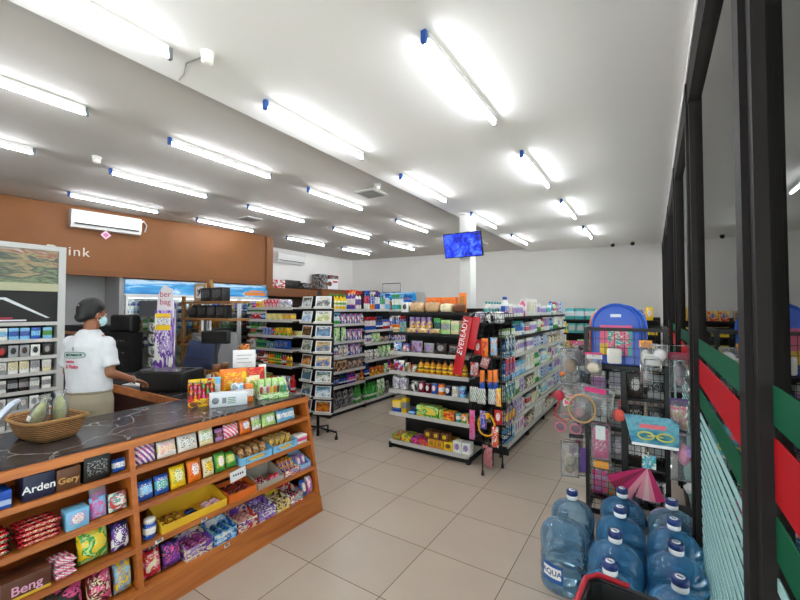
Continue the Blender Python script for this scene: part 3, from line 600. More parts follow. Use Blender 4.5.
# bottom shelf
for k, (y0, y1, c, lb) in enumerate([(.5, .7, 'MEI', 'dark maroon sweet bag with pink print, leftmost on bottom counter shelf'), (.71, .87, 'EIK', 'dark brown sweet bag with pink print, bottom counter shelf'), (.88, 1.0, 'MIC', 'maroon and pink sweet bag, bottom counter shelf'), (1.005, 1.1, 'SLY', 'silver and light blue bag left of divider, bottom shelf')]): cs(3, y0, y1, 'pouch', c, .15, lb, d=.08, st='noise')
cs(3, 1.15, 1.26, 'pouch', 'IRC', .13, 'magenta sweet bag right of divider on bottom shelf', st='noise', d=.07); cs(3, 1.265, 1.38, 'pouch', 'DPI', .13, 'navy and purple sweet bag on bottom counter shelf', st='noise', d=.07); cs(3, 1.17, 1.3, 'pouch', 'PIW', .17, 'purple bag standing behind magenta one, bottom counter shelf', st='noise', back=.1)
for (y0, y1, cc, fc, n, l1, fs) in [(1.39, 1.57, 'CVP', 'IPW', 3, 'cream and purple tray', 'stripe'), (1.58, 1.755, 'LBW', 'SBT', 3, 'light blue tray', 'noise'), (1.765, 1.93, 'CRP', 'CIG', 3, 'cream and red tray', 'stripe'), (1.94, 2.10, 'PWV', 'PVW', 3, 'purple and white tray', 'noise'), (2.11, 2.24, 'CYN', 'CNA', 2, 'cream and yellow tray', 'noise'), (2.25, 2.385, 'RTW', 'RDW', 2, 'red and teal tray', 'noise')]:
    tray(3, y0, y1, .075, .17, pk(cc, 'noise'), f'{l1} of sweets on the bottom counter shelf', ht=.11); fillt(3, y0, y1, n, 4, 'bar', fc, .06, f'in the {l1}, bottom shelf', f'sweets in the {l1}', .038, fs, 0)
cs(3, 2.39, 2.455, 'pouch', 'BWY', .12, 'blue pouch with round patch, right end of bottom shelf', st='blob'); cs(3, 2.46, 2.53, 'pouch', 'VWI', .13, 'lilac pouch in the right corner of bottom shelf', st='noise')
# ============================================================ ON THE COUNTER TOP (z=1.0)
Z0 = 1.0005
# basket with bagged corn
bk = empty('wicker_basket', 'shallow tan wicker basket on left of marble counter', 'basket', (-3.15, .86, Z0), R(8))
WV = weave('tan_wicker', '4a2c12', 'b5824a', 26); vs = []; fs = []; n = 28
def sq(i, a, b): t_ = 2*PI*i/n; c, s_ = math.cos(t_), math.sin(t_); f = lambda q: math.copysign(abs(q)**.45, q); return a*f(c), b*f(s_)
prof = [(.0, .0, .004), (.15, .10, .0), (.17, .12, .03), (.20, .145, .11), (.205, .15, .118), (.195, .14, .118), (.165, .115, .035), (.14, .095, .012), (0, 0, .012)]
for a, b_, z in prof:
    for i in range(n): x, y = sq(i, a, b_); vs.append((x, y, z+(.012*abs(math.cos(2*PI*i/n)) if z > .1 else 0)))
for j in range(len(prof)-1):
    for i in range(n): k = (i+1) % n; fs.append((j*n+i, j*n+k, (j+1)*n+k, (j+1)*n+i))
MB().add(vs, fs, WV, True).obj('basket_body', bk)
MB().tube([(sq(i, .205, .15)[0], sq(i, .205, .15)[1], .118+.012*abs(math.cos(2*PI*i/n))) for i in range(n)], .009, weave('tan_wicker_rim', '9a6a36', 'd2a468', 200), closed=True).obj('rim', bk)
CORN = mat('corn_husk', 'b9bd7a', .6, noise=.25, ns=40)
for k, (x, y, tz, ty, lb) in enumerate([(-3.22, .80, .4, .45, 'pale green corn cob in clear wrap leaning left in basket'), (-3.19, .93, -.2, -.12, 'pale green corn cob in clear wrap standing upright in basket')]):
    t = empty('wrapped_corn', lb, 'corn', (x, y, Z0+.03), tz, 'wrapped corn cobs in the basket'); T = Matrix.Rotation(ty, 4, 'Y')
    a = MB().lathe([(.012, 0), (.03, .03), (.036, .09), (.03, .15), (.012, .2)], CORN, 14); a.v = [tuple(T @ Vector(v)) for v in a.v]; a.obj('cob', t)
    a = MB().lathe([(.02, -.002), (.04, .03), (.046, .1), (.038, .17), (.02, .2), (.035, .235)], CLEAR, 14); a.v = [tuple(T @ Vector(v)) for v in a.v]; a.obj('plastic_wrap', t)
    MB().box((-.012, -.05, .09), (.012, -.046, .12), PAPER, T).obj('sticker', t)
# pale angled board on black stand at left
t = empty('display_stand', 'pale grey angled arm on black base at left counter end', 'stand', (-3.0, .50, Z0), R(60))
MB().cbox((-.09, -.07, 0), (.09, .07, .06), BLACKM, .008).obj('base', t)
MB().cbox((-.012, -.05, 0), (.012, .05, .3), mat('pale_blue_grey_panel', 'b9c4d6', .3), .004, Matrix.Translation((0, 0, .05)) @ Matrix.Rotation(R(38), 4, 'Y')).obj('angled_arm', t)
# lighter box
def topitem(*a, **k): return put(*a, **k)
t = empty('lighter_box', 'yellow display box of lighters on marble counter', 'box', (-3.13, 1.83, Z0), R(62)); YB_ = pk('YRN', 'noise')
MB().prism([(-.075, 0), (-.075, .06), (.075, .2), (.075, 0)], 0, -.1, -.097, YB_).prism([(-.075, 0), (-.075, .06), (.075, .2), (.075, 0)], 0, .097, .1, YB_).box((-.097, .072, 0), (.097, .075, .2), YB_).box((-.097, -.072, 0), (.097, .072, .004), YB_).obj('box_body', t)
MB().box((-.1, -.078, 0), (.1, -.0755, .065), YB_).obj('front_panel', t)
k = 0; LF = Fr(-3.13, 1.83, R(62))
for r_ in range(3):
    for j in range(6):
        c = 'RORIRG'[(j+r_) % 6]; o = put('bottle', c+'RS', .026, .026, .105+.018*r_, LF(-.078+j*.031, -.05+r_*.045, Z0+.0045+.02*r_), R(62), f'{ORD[r_]} row {CN[c]} lighter, {ORD[j]} from left in yellow display box', near=True, group='lighters in the yellow display box', name='lighter', cat='lighter'); k += 1
# flat risers under rear rows
for r_ in (1, 2): MB().box((-.095, -.07+r_*.045, .0045), (.095, -.03+r_*.045, .0045+.02*r_-.0005), YB_).obj('riser', t)
FC = Fr(-2.93, 1.94, R(62))
t = empty('white_carton', 'white box with grey print lying on counter edge', 'box', FC(0, 0, Z0), R(62))
MB().cbox((-.14, -.055, 0), (.14, .055, .105), mat('white_carton_card', 'd5dbe2', .5), .004).obj('carton_body', t)
q = MB().lathe([(.026, 0), (.026, .001)], mat('grey_print', '85888f', .5), 20); q.v = [(v[0]-.1, -.0555-v[2], v[1]+.055) for v in q.v]; q.box((-.05, -.0565, .03), (-.02, -.0555, .075), mat('grey_print', '85888f', .5))
for k in range(4): q.box((-.01, -.0565, .025+k*.014), (.05, -.0555, .032+k*.014), mat('green_print', '6f8f7c', .5))
q.obj('printed_marks', t)
put('box', 'LWL', .09, .05, .19, (-3.22, 2.0, Z0), R(62), 'light blue tall carton behind the white box on counter', near=True)
put('pouch', 'OOY', .26, .08, .24, (-3.18, 2.17, Z0+.01), R(70), 'large orange snack bag standing on the marble counter', 'noise', tilt=-.2)
put('pouch', 'RRO', .24, .07, .22, (-3.2, 2.38, Z0+.01), R(70), 'red snack bag behind the orange bag on counter', 'noise', tilt=-.2)
put('pouch', 'WSL', .11, .05, .14, (-3.04, 2.10, Z0+.005), R(60), 'crumpled white packet before the orange snack bag', 'noise', tilt=-.3)
put('box', 'OWN', .06, .04, .15, (-2.90, 2.115, Z0), R(65), 'narrow orange carton standing at counter edge', near=True, st='band')
for k, (x, y) in enumerate([(-3.05, 2.255), (-3.1, 2.32)]): put('pouch', 'CGY', .1, .04, .17, (x, y, Z0+.004), R(65), f'{("left", "right")[k]} cream and green pouch behind narrow orange carton', 'blob', tilt=-.15, group='cream and green pouches on counter')
t = empty('display_tray', 'green display tray of pens and tubes on counter edge', 'tray', (-2.87, 2.33, Z0), R(70))
GM = pk('GHW', 'noise'); MB().box((-.13, -.06, 0), (.13, -.057, .05), GM).obj('front_wall', t); MB().prism([(-.057, 0), (-.057, .05), (.06, .13), (.06, 0)], 0, -.13, -.127, GM).prism([(-.057, 0), (-.057, .05), (.06, .13), (.06, 0)], 0, .127, .13, GM).box((-.127, .057, 0), (.127, .06, .13), GM).box((-.127, -.057, 0), (.127, .057, .003), GM).obj('tray_body', t)
FT_ = Fr(-2.87, 2.33, R(70))
for k, c in enumerate('RWIYOMGT'): put('tube', c+c+'K', .024, .024, .1, FT_(-.105+k*.03, -.03, Z0+.004), R(70), f'{CN[c]} small tube standing in green counter tray', near=True, group='tubes in the green counter tray')
for k in range(4): put('box', 'HWG', .05, .03, .16, FT_(-.09+k*.06, .03, Z0+.004), R(70), f'{ORD[k]} pale green narrow carton from left in green counter tray', 'blob', True, 'narrow cartons in green tray')
FB = Fr(-2.98, 2.46, R(72))
for r_ in range(2):
    for j in range(4): put('bottle', 'WSW', .036, .036, .15, FB(-.06+j*.042, -.05+r_*.05, Z0), R(72), f'{ORD[j]} white slim bottle from left, {("front", "back")[r_]} row at counter end', near=True, group='white slim bottles at the counter end')
put('pouch', 'WSG', .08, .04, .24, (-3.24, 2.51, Z0+.004), R(70), 'pointed white pouch behind slim bottles on counter', 'blob')
for k, (x, y) in enumerate([(-3.36, 2.1), (-3.42, 2.22)]): put('jar', 'NAN', .085, .085, .28, (x, y, Z0), R(60), f'{("left", "right")[k]} brown jar of nuts behind the orange snack bag', 'noise', True, 'brown nut jars on counter')
t = empty('notice_card', 'white printed notice on a clear stand behind snack bags', 'notice', (-3.40, 2.42, Z0+.0), R(52)); MB().box((-.012, .003, .0), (.012, .007, .34), CLEAR).box((-.05, -.02, 0), (.05, .03, .006), CLEAR).obj('clear_stand', t)
MB().box((-.105, -.001, .21), (.105, .002, .385), PAPER).obj('sheet', t); q = MB()
for k in range(3): q.box((-.07, -.002, .33-k*.035), (.07-.03*(k % 2), -.0012, .334-k*.035), INK)
q.obj('printed_lines', t)
# ============================================================ BEHIND THE COUNTER
struct('platform', MB().box((-5.1, -.6, 0), (-3.48, 1.88, .13), mat('platform_lino', '5a4a40', .6)))
dk = empty('cash_desk', 'dark marble cash desk with orange wood edge behind the counter', 'desk', (0, 0, 0))
MB().box((-6.35, 1.93, .9), (-3.5, 2.8, .955), MARB).obj('desk_top', dk); MB().box((-6.37, 1.9, .885), (-3.5, 1.929, .96), WOODC).obj('wood_edge', dk)
for x in (-6.3, -3.55): MB().box((x, 1.95, 0), (x+.03, 2.72, .9), mat('mahogany_side', '4a1f14', .4)).obj('side_panel', dk)
MB().box((-6.269, 2.3, 0), (-3.551, 2.33, .9), mat('mahogany_side', '4a1f14', .4)).obj('modesty_panel', dk)
# black low cabinet at left rear
bc = empty('storage_cabinet', 'black storage cabinet with wood-edged top behind cashier', 'cabinet', (-7.5, 2.25, 0))
MB().box((-.1, 0, 0), (.95, .5, 1.42), BLACKM).obj('cabinet_body', bc); MB().box((-.12, -.03, 1.421), (.97, .5, 1.46), WOODC).obj('top_board', bc); MB().box((-.1, -.0, 1.461), (.97, .5, 1.55), BLACKM).obj('black_rail', bc)  # plain black rail above the wood-edged top
for x in (.1, .5): MB().box((x, -.012, .1), (x+.36, -.001, 1.38), mat('black_door_face', '101011', .3)).obj('door', bc)
# black wire display tower with hooks
bt = empty('hook_display_rack', 'black stepped display rack with small silver hooks behind desk', 'rack', (-6.02, 2.34, .956), R(18)); bt.scale = (.68, .8, 1)
MB().box((-.33, 0, 0), (.3, .25, .52), BLACKM).obj('lower_case', bt); MB().cbox((-.28, .05, .521), (.26, .25, .76), BLACKM, .04).obj('upper_case', bt)
for r_ in range(3):
    for j in range(9): x = -.28+j*.065; z = .42-r_*.16; MB().tube([(x, -.001, z), (x, -.06, z-.01), (x, -.07, z+.012)], .004, CHROME, 5).obj('hook', bt)
# grey stand with white hanging packs
gs = empty('grey_display_stand', 'tall narrow grey display stand beside purple banner', 'stand', (-5.86, 2.66, .956), R(15)); gs.scale = (1.1, .9, 1)
MB().box((-.02, -.12, .0), (.25, .12, .02), mat('stand_grey', '77797c', .5)).box((-.02, .09, .02), (.25, .12, .74), mat('stand_grey', '77797c', .5)).obj('frame', gs); MB().box((-.05, -.12, .74), (.27, .12, .95), mat('stand_charcoal', '4a4c50', .5)).obj('head_box', gs)
for k in range(4): put('pouch', 'SWK', .1, .04, .13, (-5.74, 2.64, 1.0+.16*k), R(15), f'{ORD[k]} grey and white pack from bottom on narrow grey stand', 'noise', group='packs on the narrow grey stand')
# purple banner stand
pb = empty('banner_stand', 'purple printed display column with white pointed topper on desk', 'display column', (-5.42, 2.66, .956), R(32))
MB().cbox((-.115, -.05, 0), (.115, .05, .82), pk('PVW', 'noise'), .008).obj('column_body', pb); MB().box((-.1, -.0525, .56), (.1, -.0505, .78), pk('YWP', 'band')).obj('yellow_panel', pb)
tp = MB().prism([(-.11, .821), (.115, .821), (.09, 1.10), (-.03, 1.15), (-.1, 1.02)], 1, -.01, .01, mat('topper_card', 'd4d0d4', .5)).obj('topper', pb); text('ber', .11, mat('topper_red', 'b02048', .5), tp, (0, -.011, 1.03), (R(90), 0, 0)); text('bag', .11, mat('topper_red', 'b02048', .5), tp, (0, -.011, .93), (R(90), 0, 0))
# papers, receipt printer, pos screen, customer display
pp = empty('paper_stack', 'stack of white papers lying on the dark cash desk', 'papers', (-4.75, 2.12, .956), R(20))
for k in range(3): MB().box((-.2+.02*k, -.1, .006*k), (.16+.02*k, .1, .006*k+.005), PAPER, Matrix.Rotation(.12*k, 4, 'Z')).obj('sheet', pp)
rp = empty('receipt_printer', 'black low receipt printer on the cash desk', 'printer', (-4.22, 2.16, .956), R(28)); MB().cbox((-.24, -.18, 0), (.22, .2, .2), BLACKM, .02).obj('printer_body', rp); MB().box((-.2, -.17, .2005), (.18, .1, .206), mat('printer_lid', '262628', .2)).obj('lid', rp)
for k, (x, y) in enumerate([(-4.9, 2.55), (-4.78, 2.42), (-5.05, 2.5)]): put('pouch', 'RWR', .16, .07, .1, (x, y, .958), R(28), f'{ORD[k]} red and white small bag beside the receipt printer', 'noise', group='red bags by the receipt printer')
ps = empty('till_monitor', 'back of dark blue till monitor tilted on black foot', 'monitor', (-4.5, 2.58, .956), R(25))
MB().lathe([(.11, 0), (.1, .02), (.03, .04), (.03, .15)], BLACKM, 16).obj('foot', ps); T = Matrix.Translation((0, 0, .14)) @ Matrix.Rotation(R(-16), 4, 'X') @ Matrix.Rotation(R(6), 4, 'Y')
MB().cbox((-.2, -.02, 0), (.2, .02, .32), mat('navy_monitor_back', '16264a', .35), .01, T).obj('monitor_back', ps)
vd = MB(); vd.box((-.15, -.025, .05), (.15, -.0205, .06), BLACKM, T).box((-.15, -.025, .1), (.15, -.0205, .11), BLACKM, T); vd.obj('vents', ps)
cdp = empty('customer_display', 'black customer display on slim pole behind snack bags', 'display', (-3.98, 2.48, .956), R(24))
MB().lathe([(.08, 0), (.08, .02), (.022, .03), (.022, .46)], BLACKM, 14).obj('pole', cdp); MB().cbox((-.16, -.03, .46), (.16, .03, .6), BLACKM, .012).obj('display_head', cdp); MB().box((-.145, -.032, .49), (.145, -.0305, .585), mat('display_glass', '050607', .1)).obj('screen', cdp)
MB().lathe([(.05, .021), (.05, .09), (.03, .14)], mat('grey_knob', '9a9a9a', .4), 12, (.0, -.1, 0)).obj('scanner_cradle', cdp)
gp = empty('grey_board', 'grey backing board standing behind the counter goods', 'board', (-4.80, 3.14, 0), R(15)); MB().box((-.18, 0, .1), (.17, .02, 1.48), mat('brushed_grey_board', '97989b', .35)).obj('panel', gp); MB().box((-.2, -.08, 0), (.19, .1, .1), BLACKM).obj('foot', gp)
put('pouch', 'ANO', .16, .1, .2, (-4.38, 3.12, 1.15), R(15), 'amber bagged snack on small ledge beside grey board', 'noise')
lg = empty('side_shelf', 'small dark side shelf beside the grey board', 'shelf', (-4.36, 3.12, 0), R(15)); MB().box((-.13, -.08, 1.12), (.15, .1, 1.149), BLACKM).obj('ledge', lg); MB().box((-.02, -.02, .0), (.02, .02, 1.12), BLACKM).box((-.1, -.08, 0), (.1, .08, .02), BLACKM).obj('post', lg)
# bamboo shelf with black bags
BAM = woodmat('bamboo_wood', '7a5228', 'a8783f', .4, 'X'); bs = empty('bamboo_shelf', 'light wood shelf rack holding black coffee bags', 'shelf', (-6.42, 3.4, 0))
for x, h in ((0, 2.0), (1.1, 1.19)): MB().box((x, 0, 0), (x+.05, .04, h), BAM).box((x, .26, 0), (x+.05, .3, h), BAM).obj('post', bs)
for z in (1.88, 1.62, 1.2, .7): MB().box((-.0, -.02, z), (1.33, .31, z+.035), BAM).obj('shelf_board', bs)
for s_, z in ((0, 1.66), (0, 1.24)): MB().prism([(.06, z), (.10, z), (.34, z+.2), (.30, z+.2)], 1, -.001-.015, -.001, BAM).obj('brace', bs)
BL = Fr(-6.42, 3.4, 0)
for k in range(2):
    for r_, z in ((0, 1.916), (1, 1.656)): pass
for k in range(2): put('box', 'KKS', .27, .14, .21, BL(.56+k*.29, .14, 1.9155), 0, f'{("left", "right")[k]} black coffee carton with silver crest on rack top', 'blob', group='black coffee cartons on rack top')
for k in range(4): put('box', 'KKS', .23, .12, .2, BL(.18+k*.25, .14, 1.6555), 0, f'{ORD[k]} black coffee bag with silver crest, lower rack shelf', 'blob', group='black coffee bags on the lower rack shelf')
pf = empty('picture_frame', 'small wood framed picture with dark red print on bamboo rack', 'picture frame', BL(.2, .18, 1.9155)); MB().cbox((-.17, 0, 0), (.17, .025, .3), mat('frame_wood', 'b59a78', .5), .006).obj('frame', pf); MB().box((-.1, -.003, .06), (.1, -.0005, .25), PAPER).obj('mount', pf); MB().box((-.06, -.005, .09), (.06, -.0035, .22), pk('MWK', 'noise')).obj('picture', pf)
wp = empty('wooden_pyramid', 'pointed light wood ornament on the bamboo rack', 'ornament', BL(.38, .23, 1.9155)); MB().prism([(-.17, 0), (.17, 0), (.0, .36), (-.08, .3)], 1, 0, .06, mat('frame_wood2', 'a97c44', .5)).obj('gable', wp)
put('box', 'SWS', .75, .2, .17, BL(.6, .17, 1.236), 0, 'grey speckled long box on the bamboo rack below bags', 'noise')
for k in range(4): put('box', 'NFA', .24, .2, .2+.03*(k % 2), BL(.2+k*.27, .17, .736), 0, f'{ORD[k]} brown and tan box low on bamboo rack', 'noise', group='brown boxes low on bamboo rack')
# ============================================================ CIGARETTE CABINET (front faces +x)
CF = Fr(-5.2, .27, R(90)); cb = empty('cigarette_cabinet', 'tall grey cigarette cabinet with lit food picture header', 'cabinet', CF.o, R(90)); W_ = 1.27
CG = mat('cabinet_grey', 'b9bab8', .4); 
for x in (0, W_-.06): MB().box((x, 0, 0), (x+.06, .36, 2.44), CG).obj('side_frame', cb)
MB().box((.0605, .0, 2.39), (W_-.0605, .36, 2.44), CG).obj('top_panel', cb); MB().box((.0605, .34, 0), (W_-.0605, .36, 2.389), mat('dark_cabinet_back', '2c2c2e', .6)).obj('back_panel', cb)
MB().box((.0605, .02, 2.05), (W_-.0605, .1, 2.389), picture('food_picture', ['1d261c', '3a4630', '6c7a54', '2f3834', '8c8058', '7a3a26', '9a968a'], 6, .05)).obj('header_picture', cb)
MB().box((.0605, .0, 1.97), (W_-.0605, .12, 2.049), mat('olive_strip', 'a9a888', .4)).obj('header_strip', cb)
ds = MB().box((.0605, .01, 1.66), (W_-.0605, .05, 1.969), mat('black_display', '0b0b0c', .6)).obj('dark_display', cb)
g = MB(); RL = mat('red_line', '9c1f38', .4); g.prism([(.1, 1.9), (W_-.45, 1.9), (W_-.12, 1.7), (W_-.15, 1.7), (W_-.47, 1.88), (.1, 1.88)], 1, .007, .0095, mat('silver_line', 'b9bdc0', .3, .5)).box((.1, .007, 1.85), (W_-.5, .0095, 1.875), RL).box((.1, .007, 1.69), (W_-.62, .0095, 1.71), mat('green_line', '1f7a48', .4)).box((W_-.62, .007, 1.69), (W_-.4, .0095, 1.71), RL).box((.1, .007, 1.672), (W_-.3, .0095, 1.685), PAPER); g.obj('display_graphic', ds)
LC = 'cabinet'; packs = [['WS', 'WC', 'WS', 'WS', 'SW', 'WL', 'LB', 'BL', 'LG'], ['SW', 'WN', 'RK', 'WR', 'RW', 'KR', 'SK', 'WK', 'KS'], ['WB', 'BW', 'DB', 'BR', 'SW', 'WS', 'CW', 'SW', 'WC'], ['KS', 'WB', 'BK', 'WN', 'RW', 'WS', 'KS', 'SW', 'WS'], ['SW', 'KS', 'WS', 'SK', 'WR', 'WS', 'SW', 'WS', 'SK'], ['WS', 'SW', 'KS', 'RW', 'WS', 'SW', 'WS', 'KR', 'WS']]
for si, z in enumerate((1.485, 1.315, 1.155, .98, .80, .62, .3)):
    MB().box((.0605, .01, z-.02), (W_-.0605, .339, z), SHELFM).box((.0605, .0, z-.03), (W_-.0605, .0095, z+.006), STRIP).obj('shelf', cb)
    if si < 6:
        for j in range(13):
            c = packs[si][j*9//13]; put('box', c+'K' if j % 2 else c+'N', .07, .03, .118, CF(.14+.081*j+.01*(j//4), .05, z+.0005), R(90), f'{ORD[j]} {colname(c)} cigarette pack from left, {ORD[si]} cabinet shelf from top', ['band', 'blob', 'low'][(j*3+si) % 3], group=f'cigarette packs on the {ORD[si]} cabinet shelf', name='cigarette_pack', cat='cigarette pack')
MB().box((.0605, .0, 1.625), (W_-.0605, .3, 1.659), STRIP).obj('upper_rail', cb)
# ============================================================ FRIDGES UNDER THE BULKHEAD
ang = R(90)-.128*1.0
SKY = picture('fridge_header_picture', ['0b4a8c', '147cc4', '2f9ad6', 'c8e2f2', '1a86cc'], 2.6, .12)
def fridge(y0, L, lb, where):
    F = Fr(bx(y0)-.04, y0, ang); t = empty('display_fridge', lb, 'fridge', F.o, ang, 'display fridges under the bulkhead')
    MB().box((0, .0, 0), (L, .06, .12), BLACKM).box((0, .62, 0), (L, .66, 2.32), CG).box((0, .06, 0), (.03, .62, 2.32), CG).box((L-.03, .06, 0), (L, .62, 2.32), CG).box((.03, .06, 2.28), (L-.03, .62, 2.32), CG).box((.03, .06, 0), (L-.03, .62, .12), CG).obj('case', t)
    h = MB().box((.02, 0, 2.06), (L-.02, .06, 2.31), SKY).obj('header_sign', t); MB().box((0, -.004, 2.035), (L, .059, 2.059), WHITE).obj('header_trim', t)
    n = 2
    for k in range(n):
        a = .03+k*(L-.06)/n; b = a+(L-.06)/n-.01; d = MB()
        d.box((a, .0, .14), (a+.035, .04, 2.03), WHITE).box((b-.035, .0, .14), (b, .04, 2.03), WHITE).box((a+.035, 0, .14), (b-.035, .04, .18), WHITE).box((a+.035, 0, 1.99), (b-.035, .04, 2.03), WHITE); o = d.obj('door', t)
        MB().box((a+.036, .018, .181), (b-.036, .022, 1.989), GL).obj('glass_pane', o); MB().tube([(b-.05, -.0, 1.0), (b-.05, -.03, 1.02), (b-.05, -.03, 1.3), (b-.05, 0, 1.32)], .008, CHROME, 6).obj('handle', o)
    for z in (.4, .75, 1.1, 1.42, 1.72): MB().box((.035, .1, z-.012), (L-.035, .55, z), SHELFM).obj('shelf', t)
    MB().box((.1, .1, 1.985), (L-.1, .13, 2.015), mat('fridge_lamp', 'eef4ff', .5, emit=3)).obj('interior_lamp', t)
    for si, z in enumerate((1.1, 1.42, 1.72)):
        cols = ['BWB', 'DBW', 'NAW', 'ANO', 'GHW', 'RWR', 'BLW', 'OYW']
        for j in range(int((L-.1)/.095)):
            c = cols[(si*3+j//3) % 8]; put('bottle', c, .07, .07, .24, F(.09+.095*j, .16, z+.0005), ang, f'{ORD[j] if j < 16 else "last"} drink bottle from left, {ORD[si]} fridge shelf, {where}', group=f'bottles in the fridge, {where}')
    return F, t
F1, t1 = fridge(3.02, 1.36, 'glass door fridge with blue header sign, nearer the cashier', 'nearer blue-header fridge')
F2, t2 = fridge(4.42, 1.3, 'glass door fridge with blue and orange header, farther one', 'farther blue-header fridge')
MB().box((.75, -.004, 2.09), (1.24, -.001, 2.16), mat('orange_lettering', 'e88a2a', .5)).box((.85, -.004, 2.17), (1.2, -.001, 2.2), mat('orange_lettering', 'e88a2a', .5)).obj('orange_sign_text', t2)
# ledge with cases, wall cabinet with cartons, left wall
ld = empty('wall_cabinet', 'brown wooden wall cabinet along the left rear wall', 'cabinet', (-8.28, 5.95, 0)); MB().box((0, 0, 2.13), (.4, 1.95, 2.34), mat('brown_laminate', '7c4a22', .5)).obj('top_shelf', ld); MB().box((0, 0, 0), (.38, .03, 2.129), mat('brown_laminate', '7c4a22', .5)).box((0, 1.92, 0), (.38, 1.95, 2.129), mat('brown_laminate', '7c4a22', .5)).box((0, .03, 0), (.02, 1.92, 2.129), mat('dark_brown_back', '3a2616', .6)).obj('carcass', ld)
for k, (y, c, h, w_, lb) in enumerate([(6.2, 'WRK', .16, .3, 'white and red tray carton on brown wall cabinet'), (6.62, 'RWS', .2, .4, 'red and grey carton on brown wall cabinet top'), (7.1, 'KEK', .22, .5, 'black and brown heap carton on wall cabinet top'), (7.6, 'EKS', .18, .35, 'dark brown carton at right end of wall cabinet')]): put('box', c, w_, .25, h, (-8.05, y, 2.3405), R(90), lb, 'noise')
tc_ = empty('tall_cabinet', 'tall brown cabinet in the left rear corner under cartons', 'cabinet', (-8.28, 7.98, 0)); MB().box((0, 0, 0), (.5, 1.1, 2.38), mat('brown_laminate', '7c4a22', .5)).obj('carcass', tc_); MB().box((.501, .02, .1), (.515, .54, 2.3), mat('brown_laminate_door', '8a5528', .5)).box((.501, .56, .1), (.515, 1.08, 2.3), mat('brown_laminate_door', '8a5528', .5)).obj('doors', tc_)
for y, z, w_, h, c, lb in [(8.0+.22, 2.381, .38, .22, 'SNK', 'lower left grey and brown carton on tall cabinet'), (8.64, 2.381, .38, .22, 'NSW', 'lower right brown and grey carton on tall cabinet'), (8.2, 2.602, .36, .2, 'SEK', 'upper left grey carton stacked on tall cabinet'), (8.62, 2.602, .4, .2, 'MNS', 'upper right maroon and brown carton stacked on tall cabinet')]: put('box', c, w_, .3, h, (-8.05, y, z), R(90), lb, 'noise')
lc = empty('advert_card', 'white advert card with round brown picture before stacked cartons', 'sign', (-7.85, 8.5, 2.3815), R(70)); MB().box((-.2, 0, 0), (.2, .01, .3), PAPER).obj('card', lc); q = MB().lathe([(.07, 0), (.07, .002)], mat('brown_emblem', '7a4326', .5), 20); q.v = [(v[0]-.08, -v[2]-.0005, v[1]+.16) for v in q.v]; q.box((.02, -.003, .2), (.17, -.001, .25), mat('red_mark', 'b3202c', .5)); q.obj('emblem', lc)
# ============================================================ CASHIER
SK = mat('brown_skin', '86543a', .55); SHIRT = mat('white_tshirt_cotton', 'c6c8cd', .85); KHAKI = mat('khaki_trousers', '948a76', .85); HAIR = mat('black_hair', '070708', .5)
P = empty('person', 'person in white printed t-shirt and khaki trousers standing at cash desk', 'person', (-3.80, 1.29, .131), R(34)); P.scale = (.99, 1.02, 1.075)
def chain(mb, pts, rs, m=SK, n=12, fl=1):
    """tapered limb with round joints"""
    pts = [Vector(p) for p in pts]
    for i in range(len(pts)-1):
        a, b = pts[i], pts[i+1]; k = max(2, int((b-a).length/.02)); mb.tube([a.lerp(b, j/k) for j in range(k+1)], [rs[i]+(rs[i+1]-rs[i])*j/k for j in range(k+1)], m, n)
    for p, r in zip(pts, rs): mb.sphere(p, r*.99, m, n, 8)
def fin(o, vox, sm=8):
    r = o.modifiers.new('remesh', 'REMESH'); r.mode = 'VOXEL'; r.voxel_size = vox; r.use_smooth_shade = True
    s = o.modifiers.new('smooth', 'SMOOTH'); s.iterations = sm; s.factor = .5
body = MB()
body.loft([((0, 0, .80), .13, .10), ((0, 0, .86), .165, .12), ((0, 0, .93), .155, .11), ((0, .005, 1.0), .13, .095), ((0, .005, 1.1), .14, .10), ((0, 0, 1.2), .145, .10), ((0, -.005, 1.27), .135, .09), ((0, -.01, 1.32), .09, .07), ((0, -.005, 1.36), .055, .05)], SK)
chain(body, [(0, -.01, 1.34), (.005, .005, 1.44)], [.055, .048])
HT = Matrix.Translation((0.005, .02, 1.50)) @ Matrix.Rotation(R(-24), 4, 'Z') @ Matrix.Rotation(R(-8), 4, 'X')   # head turned right and a little down
hd_ = MB(); hd_.sphere((0, -.012, .02), (.072, .09, .095), SK, 16, 12); hd_.sphere((0, .03, -.045), (.05, .052, .055), SK, 14, 10); hd_.sphere((0, .088, -.012), (.012, .018, .022), SK, 10, 8); hd_.sphere((0, .078, -.05), (.024, .012, .008), SK, 10, 6)
for s_ in (-1, 1): hd_.sphere((s_*.073, -.005, -.008), (.009, .018, .03), SK, 10, 8)
hd_.v = [tuple(HT @ Vector(v)) for v in hd_.v]; body.merge(hd_)
arms = {1: [(.145, -.01, 1.285), (.18, -.02, 1.065), (.235, .17, .985)], -1: [(-.145, -.01, 1.285), (-.195, .03, 1.07), (-.15, .25, 1.0)]}
